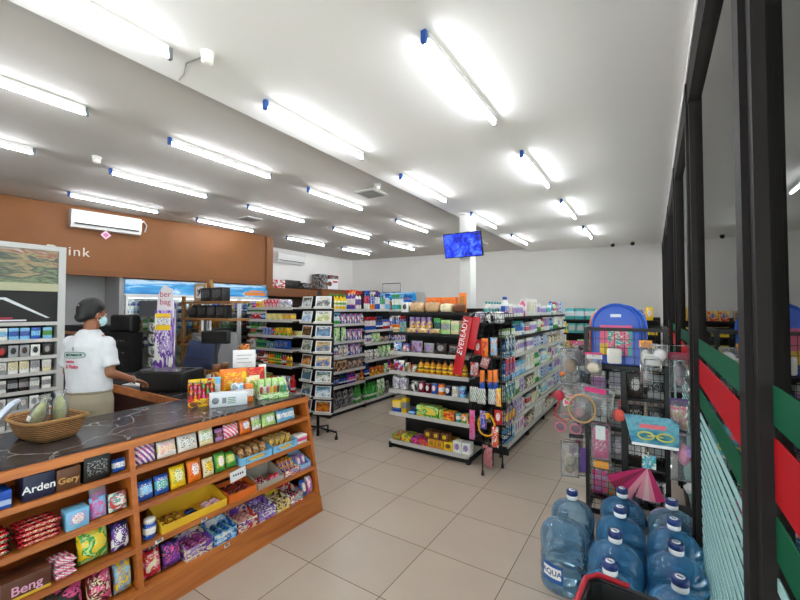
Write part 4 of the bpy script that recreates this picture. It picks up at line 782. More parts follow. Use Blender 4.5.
for s_ in (1, -1):
    chain(body, arms[s_], [.042, .036, .025]); chain(body, [(s_*.08, -.005, 1.31), arms[s_][0]], [.045, .04])
    # hand: palm plus five bent fingers
    wv = Vector(arms[s_][2]); d = (wv-Vector(arms[s_][1])).normalized(); sd = Vector((1, 0, 0)) if s_ == 1 else Vector((1, -.2, 0)).normalized(); up = sd.cross(d).normalized()
    pc = wv+d*.05; a = MB(); a.sphere((0, 0, 0), (1, 1, 1), SK, 12, 8); a.v = [tuple(pc+sd*(v[0]*.036)+d*(v[1]*.05)+up*(v[2]*.015)) for v in a.v]; body.merge(a)
    for j, (o_, ln) in enumerate(((-.027, .052), (-.009, .062), (.009, .058), (.026, .045))):
        b0 = wv+d*.085+sd*o_; b1 = b0+d*ln*.5-up*.004; b2 = b1+d*ln*.38-up*.014; b3 = b2+d*ln*.2-up*.016; chain(body, [wv+d*.05+sd*o_*.8, b0, b1, b2, b3], [.009, .0088, .0082, .0076, .0068], SK, 8)
    th0 = wv+d*.025-sd*s_*.025; chain(body, [th0, th0+d*.03-sd*s_*.02-up*.006, th0+d*.055-sd*s_*.024-up*.014], [.012, .0105, .008], SK, 8)
for s_ in (1, -1): chain(body, [(s_*.085, 0, .82), (s_*.095, .01, .45), (s_*.1, -.01, .075)], [.085, .052, .035]); chain(body, [(s_*.1, -.02, .04), (s_*.105, .13, .03)], [.036, .028])
ob = body.obj('body', P); fin(ob, .0055, 6)
sh = MB(); sh.loft([((0, 0, .93), .165, .122), ((0, 0, .96), .168, .125), ((0, .0, 1.0), .163, .122), ((0, .0, 1.1), .166, .124), ((0, -.004, 1.2), .17, .125), ((0, -.008, 1.27), .165, .114), ((0, -.01, 1.315), .14, .095), ((0, -.01, 1.35), .105, .08), ((0, -.008, 1.39), .066, .064)], SHIRT, 28)
for s_ in (1, -1):
    a0, a1 = Vector(arms[s_][0]), Vector(arms[s_][1]); sh.sphere(a0+Vector((-s_*.006, 0, .0)), .059, SHIRT, 14, 10); e_ = a0.lerp(a1, .78)
    sh.tube([a0+Vector((-s_*.03, 0, .012)), a0.lerp(a1, .3), a0.lerp(a1, .6), e_+Vector((s_*.004, 0, 0))], [.054, .057, .061, .067], SHIRT, 14)
os_ = sh.obj('t_shirt', P); fin(os_, .009, 5)
tx = bpy.data.textures.new('folds', 'CLOUDS'); tx.noise_scale = .11; dm = os_.modifiers.new('folds', 'DISPLACE'); dm.texture = tx; dm.strength = .018; dm.mid_level = .5
tr_ = MB(); tr_.loft([((0, 0, .80), .17, .13), ((0, 0, .86), .178, .135), ((0, 0, .92), .163, .123), ((0, 0, .95), .14, .10)], KHAKI, 24)
for s_ in (1, -1): tr_.tube([(s_*.085, 0, .86), (s_*.092, .0, .65), (s_*.098, .005, .45), (s_*.1, -.005, .08)], [.095, .088, .072, .06], KHAKI, 16)
ot = tr_.obj('trousers', P); fin(ot, .010, 5)
MB().lathe([(.0, 0)], KHAKI, 3)
wb = MB().loft([((0, 0, .925), .166, .126), ((0, 0, .94), .163, .123)], mat('waistband', '857b68', .85), 24).obj('waistband', P)
for s_ in (1, -1): MB().cbox((s_*.1-.045, -.075, 0), (s_*.1+.045, .175, .055), BLACKM, .02).obj('shoe', P)
hr = MB(); hr.sphere((0, -.03, .03), (.083, .092, .092), HAIR, 18, 12); hr.sphere((0, -.018, .05), (.081, .085, .08), HAIR, 18, 12); hr.sphere((0, -.085, -.03), (.052, .038, .042), HAIR, 14, 10); hr.v = [tuple(HT @ Vector(v)) for v in hr.v]; oh = hr.obj('hair', P); fin(oh, .008, 4)
hp = MB()
for k in range(5): hp.sphere(HT @ Vector((.03-.012*k, -.125+.003*k, .05)), .004, CHROME, 6, 4)
hp.obj('hair_clip', P)
mk = MB(); mk.sphere((0, .05, -.04), (.058, .052, .048), mat('pale_blue_face_mask', 'a9d2da', .7), 14, 10); mk.v = [tuple(HT @ Vector(v)) for v in mk.v]; mk.obj('face_mask', P)
MB().tube([HT @ Vector(p) for p in ((.052, .06, -.03), (.075, .02, -.015), (.079, -.015, .005), (.07, -.0, -.04), (.05, .05, -.06))], .0018, PAPER, 5).obj('mask_strap', P)
ey = MB()
for s_ in (-1, 1): ey.sphere(HT @ Vector((s_*.03, .073, .01)), (.011, .006, .005), mat('eye', 'e0dcd6', .3), 8, 6); ey.sphere(HT @ Vector((s_*.03, .078, .01)), (.005, .003, .004), HAIR, 8, 6)
ey.obj('eyes', P)
# print on the back of the shirt
GP = mat('green_shirt_print', '2f6a55', .8); RP = mat('red_shirt_print', 'c23a60', .8)
def ell(a, b, m, r=.0022): return MB().tube([(x, z*1.0, 0) for x, z in [(a*math.copysign(abs(math.cos(2*PI*i/40))**.6, math.cos(2*PI*i/40)), b*math.copysign(abs(math.sin(2*PI*i/40))**.6, math.sin(2*PI*i/40))) for i in range(40)]], r, m, 5, True)
# letters curve round the back on a cylinder of the shirt's size
def wrap(o, z, x0=0, dy=0):
    for v in o.data.vertices:
        x = v.co.x+x0; y = -.136*math.sqrt(max(.02, 1-(x/.172)**2))-.004-v.co.z+dy; v.co = Vector((x, y, z+v.co.y))
e1 = ell(.088, .021, GP).obj('print_oval', P); wrap(e1, 1.212, -.02, -.004)
for s, sz, m, z, dx in (('ARTAMADE', .026, GP, 1.212, -.02), ('marina', .026, RP, 1.165, -.045), ('& Patio', .036, RP, 1.128, -.03)): wrap(text(s, sz, m, P, (0, 0, 0), (0, 0, 0), 'back_print', .0015, bold=.0006), z, dx, -.004)
dl = MB().tube([(0, 0, 0), (.007, .012, 0), (0, .028, 0), (-.007, .012, 0)], .0018, GP, 5, True).obj('print_drop', P); wrap(dl, 1.242, -.02, -.004)
# bracelet
MB().tube([Vector(arms[1][2])+Vector((.029*math.cos(2*PI*i/16), -.01+.008*math.sin(2*PI*i/16), .03*math.sin(2*PI*i/16))) for i in range(16)], .003, CHROME, 5, True).obj('bracelet', P)
# ============================================================ GONDOLA A: end display facing the camera
AF = Fr(-2.9, 4.22, 0)
PB = mat('perforated_black_panel', '141415', .5)
unit(AF, 1.12, 1, [.10, .46, .75, .99, 1.24, 1.49, 1.75], .46, 1.8, 'black end display shelving with pale shelf edges facing the counter', top_black=(5, 6), panel=PB)
E_ = 'end display'
def shelf_rows(F, z, loc, spec, x0=.03, x1=1.1, near=True, y0=.03, jit=0): row(F, x0, x1, z+.0005, spec, loc, near, y0, jit=jit)
shelf_rows(AF, .10, 'bottom shelf, near end display', 'box RGY .13 .2 .075 1 noise;box GYR .13 .2 .08 1 noise;box PIR .1 .2 .07 1 noise;box RPO .12 .2 .075 1 noise;box ANY .1 .12 .1 2 blob;box YNK .11 .12 .1 1 blob;box WVK .1 .12 .13 2 blob;box OYN .09 .12 .13 2 noise')
for k in range(3): put('box', 'ANY', .105, .1, .1, AF(.56+k*.12, .16, .201+.0005) if False else AF(.56+k*.13, .24, .1005), 0, f'{ORD[k]} amber tea carton in back row, near end display bottom', 'blob', group='amber tea cartons on end display bottom')
for k, x in enumerate((.555, .667, .783)): put('box', 'NYK', .1, .11, .09, AF(x, .09, .2015), 0, f'{ORD[k]} brown and yellow carton stacked on top, end display bottom shelf', 'blob', group='stacked brown cartons on end display')
shelf_rows(AF, .46, 'second shelf up, near end display', 'box YBW .13 .1 .15 1 low;box YSK .07 .1 .19 1 band;gap .03;box BLW .08 .1 .05 1;gap .02;box GYH .3 .14 .13 1 noise;box HGY .05 .14 .11 1 noise;box OYR .14 .12 .1 1 noise;can TWS .07 .07 .1 1;box OGW .09 .1 .1 1 noise;box WGO .06 .1 .09 1 noise')
shelf_rows(AF, .75, 'third shelf up, near end display', 'block WSV .1 .1 .16 2 noise;gap .06;block SWK .09 .1 .13 1 noise;can MWI .09 .09 .14 1 blob;can MWK .075 .075 .12 1 blob;can BWR .085 .085 .13 1 blob;can OWR .085 .085 .13 1 band;can DWS .08 .08 .12 1 blob;can WCN .085 .085 .12 1 blob;can LBW .085 .085 .13 1')
shelf_rows(AF, .99, 'fourth shelf up, near end display', 'pouch BWR .17 .06 .14 1 noise;pouch RWG .09 .05 .12 1 noise;pouch GRW .09 .05 .1 1 noise;bottle AYN .075 .06 .17 8')
shelf_rows(AF, 1.24, 'fifth shelf up, near end display', 'pouch BLW .13 .06 .12 1 noise;pouch RBW .12 .06 .11 1 noise;pouch VSN .17 .06 .15 1 noise;pouch SVE .15 .06 .13 1 blob;pouch ESK .16 .06 .14 1 blob;pouch EKS .17 .06 .13 1 blob')
shelf_rows(AF, 1.49, 'sixth shelf up, near end display', 'block CFN .1 .1 .06 1;block TSK .09 .08 .14 1 noise;gap .04;jar YPV .075 .075 .2 4 noise;gap .03;box GKT .09 .08 .19 1;box HSK .12 .08 .17 1 band;box CHS .1 .1 .16 1')
for k in range(3): put('pouch', 'FCA', .15, .05, .06, AF(.32+k*.17, .03, 1.4905), 0, f'{ORD[k]} small tan bread pack lying at front, end display sixth shelf', 'noise', group='tan packs on end display sixth shelf')
shelf_rows(AF, 1.75, 'top shelf, near end display', 'box WKS .1 .12 .13 1 blob;bread FCN .2 .14 .14 2;bread CFN .16 .14 .12 1;bread NFA .14 .12 .11 3', x0=.17)
for k in range(6): put('box', 'OWR', .065, .1, .19, AF(.48+k*.07, .25, 1.7505), 0, f'{ORD[k]} orange and white carton from left behind bread, end display top', 'low', group='orange cartons behind the bread')
put('box', 'OAN', .08, .05, .24, AF(.95, .22, 1.7505), 0, 'tall orange carton right of the bread bags on end display', 'blob')
put('pouch', 'WSK', .14, .08, .12, AF(.3, .27, 1.7505), 0, 'white crumpled pack behind the left bread on end display', 'noise')
# long aisle side of gondola A, front faces +x
BF = Fr(-1.5, 4.75, R(90)); AZ = [.12, .38, .66, .90, 1.20, 1.43, 1.69]
unit(BF, 3.84, 4, AZ, .9, 1.74, 'long black gondola of pharmacy goods running down the right aisle', yback=.5, top_black=(5, 6))
PH = ('box WVB .1 .08 .14 band;box WPI .09 .08 .17 blob;bottle WTL .07 .07 .2;bottle WPV .06 .06 .18;box CWN .12 .08 .1 noise;box WGH .08 .08 .15 low;jar WLB .08 .08 .11;bottle LWB .065 .065 .21;box WVP .1 .08 .19 noise;'
      'tube WVV .05 .05 .15;bottle GHW .07 .07 .18;box LWB .14 .08 .12 band;box WBL .11 .08 .16 stripe;bottle CWR .06 .06 .16;box CWT .1 .08 .13 blob;box WRS .08 .08 .12 blob;spray WBT .07 .07 .2;box VWP .09 .08 .16 low;jar WRS .07 .07 .12;box HWT .12 .08 .09 band')
PH2 = 'bottle GHW .08 .08 .24;bottle TWG .07 .07 .22;box WCN .13 .1 .2 blob;pouch VIW .12 .05 .18 noise;pouch WPI .13 .06 .2 noise;bottle WPB .07 .07 .22;box WTL .16 .1 .15 band;bottle LBW .08 .08 .22;pouch TLW .13 .06 .19 noise;box RWI .1 .08 .16 low;bottle IVW .07 .07 .2'
BN = ['nearest', 'second', 'third', 'farthest']
for bi in range(4):
    for si, z in enumerate(AZ):
        hm = (AZ[si+1]-.045-z) if si < 6 else .27
        auto(BF, .96*bi+.03, .96*(bi+1)-.03, z+.0005, hm, PH if (si % 3) else PH+';'+PH2, f'{ORD[si]} shelf up, {BN[bi]} right-aisle bay', 100*bi+si, near=False)
# top extras: white bottles behind
for k in range(7): put('bottle', 'WST', .07, .07, .2, BF(.1+k*.11, .3, 1.6905), R(90), f'{ORD[k]} white bottle in rear row on top of right-aisle gondola', group='rear white bottles on right-aisle gondola')
# ------------------------------------------------------------ GONDOLA B and its end display
CFm = Fr(-5.92, 4.28, 0); CZ2 = [.12, .45, .88, 1.14, 1.36, 1.62, 1.82]
unit(CFm, 1.12, 1, CZ2, .44, 1.86, 'cream-edged end display shelving behind the grey board')
auto(CFm, .03, 1.1, .1205, .27, 'box RWY .12 .1 .2 noise;box GWY .1 .1 .18 noise;bottle BWR .08 .08 .24', 'bottom shelf, left end display', 3)
auto(CFm, .03, 1.1, .4505, .3, 'box BWY .12 .1 .2 noise;box GHY .1 .1 .22 noise;bottle RWR .08 .08 .26;box OYW .1 .1 .2', 'second shelf up, left end display', 4)
L_ = 'left end display'
shelf_rows(CFm, .88, 'third shelf up, '+L_, 'box WSW .15 .1 .13 1;bottle NWR .05 .05 .2 3;bottle WRO .05 .05 .18 2;bottle OYG .05 .05 .2 3;bottle GYG .05 .05 .19 3;bottle RSW .05 .05 .17 2;bottle YAN .055 .055 .18 3')
shelf_rows(CFm, 1.14, 'fourth shelf up, '+L_, 'box WSK .1 .08 .14 1 blob;gap .04;box GKT .06 .08 .12 4;box BGW .09 .08 .11 2 noise;box BDW .1 .08 .14 3 blob')
shelf_rows(CFm, 1.36, 'fifth shelf up, '+L_, 'box GRS .06 .08 .14 2;box SKG .08 .08 .12 2;box BLR .07 .08 .12 3 noise;box RBW .06 .08 .1 1;box YGO .1 .1 .13 3 noise')
for k in range(4): put('box', 'YHW', .12, .08, .07, CFm(.55+k*.13, .2, 1.3605) if False else CFm(.98-.13*k, .24, 1.3605), 0, f'{ORD[k]} yellow carton from right in back row, left end display', 'noise', group='rear yellow cartons on left end display')
shelf_rows(CFm, 1.62, 'sixth shelf up, '+L_, 'pouch RWR .12 .06 .1 2 noise;block BLW .12 .08 .1 1;box YHW .13 .1 .1 3 noise;box FYR .1 .1 .1 2')
shelf_rows(CFm, 1.82, 'top shelf, '+L_, 'jar PIV .06 .06 .1 2;box YOR .09 .1 .1 1;box YRW .1 .1 .11 1 blob;box WRI .08 .1 .14 4 noise;block WSV .12 .1 .13 2 noise', near=True)
DF = Fr(-4.45, 4.77, R(90))
DZ = [[.10, .49, .74, .98, 1.24, 1.54, 1.79], [.10, .53, .84, 1.15, 1.40, 1.79], [.10, .53, .84, 1.15, 1.40, 1.79]]
unit(DF, 2.85, 3, DZ, .9, 1.84, 'middle gondola of cleaning sprays behind the postcard rack', yback=.5)
SPR = 'spray WBR .075 .075 .33;spray PWO .075 .075 .34;spray BWR .075 .075 .32;spray WRB .075 .075 .33;spray GWL .075 .075 .31;spray OBW .075 .075 .33;spray LWP .075 .075 .32;spray WPB .075 .075 .33'
CLN = 'box BRW .12 .08 .14 noise;box YRK .1 .08 .12 noise;bottle WRB .06 .06 .2;bottle DWB .06 .06 .18;jar RWB .07 .07 .13;bottle PWI .06 .06 .19;pouch BWY .12 .05 .16 noise;pouch GHW .12 .05 .17 noise;box NFK .13 .1 .14 noise;bottle OYR .06 .06 .18;can KBW .07 .07 .12;block SFN .12 .1 .1 noise'
SN = ['nearest', 'middle', 'farthest']
shelf_rows(DF, 1.79, 'top shelf, cleaning gondola nearest bay', 'bottle YWG .08 .08 .26 5;spray BWR .075 .075 .34 1;spray PWO .075 .075 .35 2;spray WBR .075 .075 .34 3', x1=.94)
row(DF, .97, 1.88, 1.7905, 'spray WRB .075 .075 .35 2;spray OBW .075 .075 .34 2;spray BWP .075 .075 .34 2;spray WGL .075 .075 .33 2;spray LWB .075 .075 .32 2', 'top shelf, cleaning gondola middle bay')
row(DF, 1.92, 2.83, 1.7905, 'spray TWG .075 .075 .31 3;spray GWL .075 .075 .32 2;spray WBB .075 .075 .31 4', 'top shelf, cleaning gondola farthest bay')
row(DF, 2.0, 2.83, 1.7905, 'box RWY .12 .1 .2 3 noise;box WBL .12 .1 .24 2', 'rear top row, cleaning gondola farthest bay', y0=.2)
for bi in range(3):
    for si, z in enumerate(DZ[bi][:-1]):
        hm = DZ[bi][si+1]-.045-z; auto(DF, .95*bi+.03, .95*(bi+1)-.03, z+.0005, hm, ('pouch GHW .13 .06 .2 noise;pouch GWH .12 .06 .22 noise;bottle GWG .08 .08 .25;pouch SEK .14 .08 .2 noise' if si == 0 else (SPR.replace('.33', '.22').replace('.34', '.23').replace('.32', '.21').replace('.31', '.22')+';'+CLN if si == len(DZ[bi])-2 else CLN)), f'{ORD[si]} shelf up, cleaning gondola {SN[bi]} bay', 500+100*bi+si)
# ------------------------------------------------------------ left wall-side shelving with green cans
GFm = Fr(-6.93, 4.98, 0); GZ = [.12, .5, .85, 1.17, 1.45, 1.74]
unit(GFm, .98, 1, GZ, .4, 1.78, 'grey steel shelving with green cans in front of fridges')
row(GFm, .03, .95, 1.7405, 'can GHG .075 .075 .19 3;can GHY .076 .075 .19 3;box IPV .1 .1 .16 2;can GGH .077 .075 .17 3', 'top shelf, green can shelving')
for si in range(5): auto(GFm, .03, .95, GZ[si]+.0005, GZ[si+1]-GZ[si]-.05, 'box KRG .1 .1 .14 noise;box RBK .09 .1 .12 noise;bottle GKB .06 .06 .18;box BWR .12 .1 .1;can RKW .07 .07 .12;box KGS .14 .1 .18 noise', f'{ORD[si]} shelf up, green can shelving', 900+si)
# ------------------------------------------------------------ back wall shelving
HF = Fr(-1.75, 9.75, 0); HZ = [.2, .55, .9, 1.25, 1.56]
unit(HF, 1.9, 2, HZ, .4, 1.62, 'back wall shelving of teal and yellow boxes behind gondolas', top_black=(3, 4))
for bi in range(2):
    a, b = .95*bi+.03, .95*bi+.92; s_ = ('left', 'right')[bi]+' bay, back wall'
    row(HF, a, b, 1.5605, ['box TWL .2 .14 .26 3;box HTW .1 .12 .24 1;box FNE .12 .1 .2 1 noise', 'box YRB .16 .12 .2 2 noise;box BYW .14 .12 .22 2 noise;box YWR .13 .12 .28 1 blob'][bi], 'top shelf, '+s_)
    row(HF, a, b, 1.2505, ['box YGW .06 .1 .22 1;box TSW .16 .12 .22 4', 'box YBR .14 .12 .19 4 blob;box YKB .12 .12 .18 2 blob'][bi], 'fourth shelf up, '+s_)
    row(HF, a, b, .9005, ['box OCG .12 .12 .16 2 noise;box HGW .14 .12 .2 4 noise', 'box YSB .14 .12 .18 4 blob;box SYW .12 .12 .17 2 blob'][bi], 'third shelf up, '+s_)
    for si in range(2): auto(HF, a, b, HZ[si]+.0005, .28, 'box YBW .14 .12 .2 noise;box TWH .16 .12 .22 noise;pouch RWI .15 .08 .24 noise', f'{ORD[si]} shelf up, '+s_, 950+bi*10+si)
IF_ = Fr(-.02, 9.75, 0) if False else None
# blue topped chest fridge and things at the back-left
cf = empty('display_fridge', 'tall fridge with blue header sign against the back wall', 'fridge', (-6.72, 9.6, 0))
MB().box((0, .03, 0), (1.05, .5, 2.3), CG).obj('case', cf); MB().box((0, 0, 2.05), (1.05, .029, 2.3), SKY).obj('header_sign', cf); MB().box((.04, .0, .2), (1.01, .029, 2.02), mat('dark_fridge_glass', '1c262c', .1)).obj('door', cf)
MB().box((.35, -.004, 2.08), (.9, -.0005, 2.13), mat('orange_lettering', 'e88a2a', .5)).obj('orange_sign_text', cf)
wf = empty('display_hoop', 'empty black rectangular wire hoop above the rear fridge', 'frame', (-6.68, 9.75, 2.302)); MB().tube([(-.25, 0, .01), (.4, 0, .01), (.4, 0, .28), (-.25, 0, .28)], .014, WIRE, 6, True).obj('hoop', wf); MB().box((-.02, -.08, 0), (.3, .1, .008), WIRE).obj('foot_plate', wf)
rw = empty('low_shelving', 'dark shelving against the rear wall behind cleaning gondola', 'shelving', (-8.0, 9.05, 0)); MB().box((.55, 0, 0), (1.25, .45, 2.25), BLACKM).obj('case', rw)
put('box', 'NEK', .62, .2, .1, (-7.1, 9.25, 2.2505), 0, 'flat dark brown carton on top of rear dark shelving')
# ============================================================ BATTERY SPINNER RACK at the gondola corner
sr = empty('wire_spinner_rack', 'black wire rack of hanging battery and brush packs at gondola corner', 'rack', (-1.56, 4.36, 0))
MB().tube([(0, 0, .0), (0, 0, 1.62)], .018, WIRE, 8).obj('centre_post', sr)
for dx, dy in ((.0, -.3), (.0, .3), (.12, 0), (-.1, 0)):
    MB().tube([(0, 0, .3), (dx*.9, dy*.9, .26), (dx, dy, .2), (dx, dy, .0)], .009, WIRE, 6).lathe([(.02, 0), (.012, .05)], WIRE, 8, (dx, dy, 0)).obj('leg', sr)
def grid(x0, x1, z0, z1, nx, nz, T, r=.003):
    g = MB()
    for i in range(nx+1): x = x0+(x1-x0)*i/nx; g.tube([T @ Vector((x, 0, z0)), T @ Vector((x, 0, z1))], r*(2 if i in (0, nx) else 1), WIRE, 5)
    for j in range(nz+1): z = z0+(z1-z0)*j/nz; g.tube([T @ Vector((x0, 0, z)), T @ Vector((x1, 0, z))], r*(2 if j in (0, nz) else 1), WIRE, 5)
    return g
for T in (Matrix.Translation((0, -.18, 0)), Matrix.Translation((0, .18, 0)), Matrix.Translation((.17, 0, 0)) @ Matrix.Rotation(R(90), 4, 'Z'), Matrix.Translation((-.17, 0, 0)) @ Matrix.Rotation(R(90), 4, 'Z')):
    grid(-.17, .17, .32, 1.62, 5, 18, T).obj('wire_panel', sr)
bk2 = MB(); 
for z in (1.63, 1.68, 1.74): bk2.tube([(-.2, -.2, z), (.2, -.2, z), (.2, .2, z), (-.2, .2, z)], .004, WIRE, 5, True)
for k in range(7):
    x = -.2+k*.0667; bk2.tube([(x, -.2, 1.63), (x, -.2, 1.74)], .003, WIRE, 5); bk2.tube([(x, .2, 1.63), (x, .2, 1.74)], .003, WIRE, 5); bk2.tube([(.2, x, 1.63), (.2, x, 1.74)], .003, WIRE, 5); bk2.tube([(-.2, x, 1.63), (-.2, x, 1.74)], .003, WIRE, 5)
bk2.box((-.2, -.2, 1.625), (.2, .2, 1.63), WIRE); bk2.obj('top_basket', sr)
for k, (x, y, c) in enumerate([(-1.66, 4.26, 'WSV'), (-1.54, 4.26, 'SWK'), (-1.43, 4.27, 'WSW'), (-1.5, 4.4, 'WVS')]): put('block', c, .1, .1, .13, (x, y, 1.6305), .2, f'{ORD[k]} white soft wrapped pack in spinner top basket', 'noise', group='packs in the spinner top basket')
def hang(kind, c, w_, d, h, x, y, ztop, rz, lb, st='noise', grp=None, rot=0, name=None, cat=None, near=False, hook=None):
    """pack hanging from a hook: card strip and hook are parts"""
    o = put(kind, c, w_, d, h, (x, y, ztop-h), rz, lb, st, near, grp, name=name or 'hanging_pack', cat=cat or 'hanging pack')
    o.rotation_euler = (0, rot, rz); return o
SW = 'on battery spinner rack'
def hookto(t, x, y, z, L, rz=0):
    T = Matrix.Translation((x, y, z)) @ Matrix.Rotation(rz, 4, 'Z'); MB().tube([T @ Vector(p) for p in ((0, 0, 0), (0, -L, 0), (0, -L-.004, .012))], .0028, CHROME, 5).obj('hook', t)
SR = (-1.56, 4.36)
items = [(-.08, 1.45, 'RWR', .09, .17, 'red battery card with white oval', 'blob'), (.02, 1.47, 'OOR', .08, .2, 'orange battery blister, upper row', 'noise'), (.105, 1.48, 'OLW', .08, .2, 'orange blister with light blue top', 'noise'), (-.1, 1.2, 'SRW', .1, .15, 'silver and red blister card', 'noise'),
         (-.02, 1.27, 'RSW', .1, .13, 'tilted red and silver card', 'stripe'), (-.01, 1.12, 'OBO', .06, .2, 'left orange battery blister, lower row', 'low'), (.06, 1.12, 'OBO', .06, .2, 'middle orange battery blister, lower row', 'low'), (.14, 1.14, 'OBO', .055, .21, 'right orange battery blister, lower row', 'low'),
         (-.13, .92, 'SWG', .1, .17, 'pale green brush card, leftmost', 'stripe'), (-.02, .92, 'WSG', .1, .17, 'pale green brush card, second', 'stripe'), (.08, .92, 'SWT', .09, .17, 'pale green brush card, third', 'stripe'), (.17, .95, 'CYO', .06, .2, 'cream and yellow brush card, rightmost', 'noise'),
         (-.15, .66, 'IVR', .07, .33, 'pink and lilac long toy pack', 'noise'), (.0, .68, 'DVB', .08, .2, 'navy toothbrush card', 'noise'), (.15, .7, 'RWR', .09, .16, 'red pack with white centre', 'blob'), (.13, .53, 'ROW', .08, .22, 'red and orange pack low', 'noise'), (.0, .3, 'RSM', .06, .22, 'left red spoon pack lowest', 'stripe'), (.07, .3, 'RSM', .06, .22, 'right red spoon pack lowest', 'stripe')]
for k, (dx, zt, c, w_, h, lb, st) in enumerate(items):
    hookto(sr, dx, -.18, zt-.005, .06+.05*(k % 2)); hang('pouch', c, w_, .03, h, SR[0]+dx, SR[1]-.18-.04-.05*(k % 2), zt, 0, lb+' '+SW, st, 'packs hanging on the battery spinner', rot=(.35 if 'tilted' in lb else 0))
k = 0
for yy in (-.1, .02, .14):
    for zt, c in ((1.5, 'KLW'), (1.25, 'BRO'), (.98, 'GWB'), (.7, 'YBR')):
        T = 0; q = MB().tube([(.17, yy, zt-.005), (.25, yy, zt-.005)], .0028, CHROME, 5).obj('hook', sr); hang('pouch', c, .08, .03, .2, SR[0]+.2+.012, SR[1]+yy, zt, R(90), f'{ORD[k]} {colname(c)} pack on aisle side of battery spinner', 'noise', 'aisle-side packs on the battery spinner'); k += 1
# red sign strip
rs = empty('red_sign_strip', 'long slanting red battery strip sign with white vertical letters', 'sign', (-1.84, 4.02, 1.06)); T = Matrix.Rotation(R(12), 4, 'Y')
MB().cbox((-.055, -.006, -.0), (.055, .006, .66), mat('red_sign_card', 'bf1b26', .4), .002, T).obj('strip_board', rs); o = text('EVEREADY', .085, PAPER, rs, (.078, -.0075, .43), (R(90), R(-78), 0)); q = MB().lathe([(.022, 0), (.02, .003)], CHROME, 14); q.v = [tuple(T @ Vector((v[0], -.0065-v[2], v[1]+.23))) for v in q.v]; q.obj('round_badge', rs)
MB().cbox((.06, .0, .32), (.14, .01, .68), mat('red_sign_card', 'bf1b26', .4), .002, T).obj('side_card', rs); MB().tube([T @ Vector(p) for p in ((0, 0, .66), (.05, .03, .72), (.1, .11, .66))], .004, CHROME, 5).obj('hanging_wire', rs)
# yellow cable coil
yc = empty('cable_coil', 'yellow coiled cable hanging low on battery spinner rack', 'cable', (-1.53, 4.1, .42))
MB().tube([((.09+.008*math.cos(i*2.3))*math.cos(2*PI*i/24), .012*math.sin(i*1.1), .11+(.12+.006*math.sin(i))*math.sin(2*PI*i/24)) for i in range(72)], .008, mat('yellow_cable', 'e6a81c', .4), 6).obj('coil', yc); MB().box((-.03, -.02, .18), (.03, .02, .24), mat('yellow_cable', 'e6a81c', .4)).obj('tie', yc)
# ============================================================ POSTCARD RACK
pr = empty('postcard_rack', 'black spinner rack holding two columns of postcards', 'rack', (-4.0, 4.05, 0))
MB().tube([(0, 0, .0), (0, 0, 2.05)], .02, WIRE, 8).obj('pole', pr)
for dx, dy in ((.33, .02), (-.3, .02), (0, -.28), (0, .2)): MB().tube([(0, 0, .12), (dx, dy, .1), (dx, dy, .03)], .014, WIRE, 6).lathe([(.022, 0), (.022, .04)], WIRE, 8, (dx, dy, 0)).obj('leg', pr)
PICS = [['7f8a92', 'c9cfd2', '4a4f3a', '2f3a28'], ['e8e4c8', '3a3a3c', 'd8d8d6', 'c9b070'], ['4a78b8', '8ab0d8', 'e0e8ec', '2a3a50'], ['6a7a3a', 'a8b060', 'e4e4d8', '394020'], ['e2c020', '5a3a20', '201a10', 'd88a28'], ['dfe8f0', '6a90b8', '445a70', 'f0f0ee'], ['8a9088', '4a5a40', 'c0c4b4', '2c3024'], ['b05030', '3a70a0', 'd8b060', '203048'],
        ['b83820', 'e0a050', '402018', '702818'], ['5a98d8', '2060a8', 'e8c060', 'f0f4f8'], ['90b8d8', '3c6a90', '587048', 'd0dce4'], ['2878c0', 'e8e8e0', '385830', '90c0e0'], ['70a0d0', '204878', 'c0d0b8', '406838'], ['a8d0e8', 'e8f0f0', '4890c0', '50703c'], ['6a5070', '2c2838', '9a7c90', '403850'], ['301c10', 'e08020', '702c10', 'f0b040']]
for side, (cx, rz) in enumerate(((-.165, R(-8)), (.15, R(22)))):
    T = Matrix.Translation((cx, -.05, 0)) @ Matrix.Rotation(rz, 4, 'Z')
    MB().box((-.135, .03, .3), (.135, .04, 1.98), BLACKM, T).obj('back_strip', pr)
    for r_ in range(8):
        z = 1.81-r_*.208; o = MB().box((-.13, -.05, z-.012), (.13, .028, z-.004), SHELFM, T).box((-.13, -.055, z-.012), (.13, -.050, z+.02), mat('clear_lip', 'c9c7c0', .3), T).obj('card_pocket', pr)
        pc = empty('postcard', f'{("left", "right")[side]} column postcard, {ORD[r_]} from top of the postcard rack', 'postcard', tuple(Vector((-4.0, 4.05, 0))+T @ Vector((0, -.03, z-.0035))), rz, 'postcards on the spinner rack'); pc.rotation_euler = (R(-12), 0, rz)
        MB().box((-.115, -.003, 0), (.115, .003, .17), PAPER).obj('card', pc); MB().box((-.1, -.0045, .028), (.1, -.0031, .155), picture(f'postcard_picture_{side}{r_}', PICS[r_*2+side], 3.2)).obj('picture', pc)
dbg = empty('dark_bag', 'dark bag hanging beneath the postcard rack', 'bag', (-4.2, 4.3, .2)); MB().sphere((0, 0, .25), (.1, .09, .25), mat('dark_bag_fabric', '1a1a24', .7), 14, 10).obj('bag_body', dbg); MB().tube([(-.05, 0, .46), (0, 0, .6), (.05, 0, .46)], .01, BLACKM, 6).obj('strap', dbg)
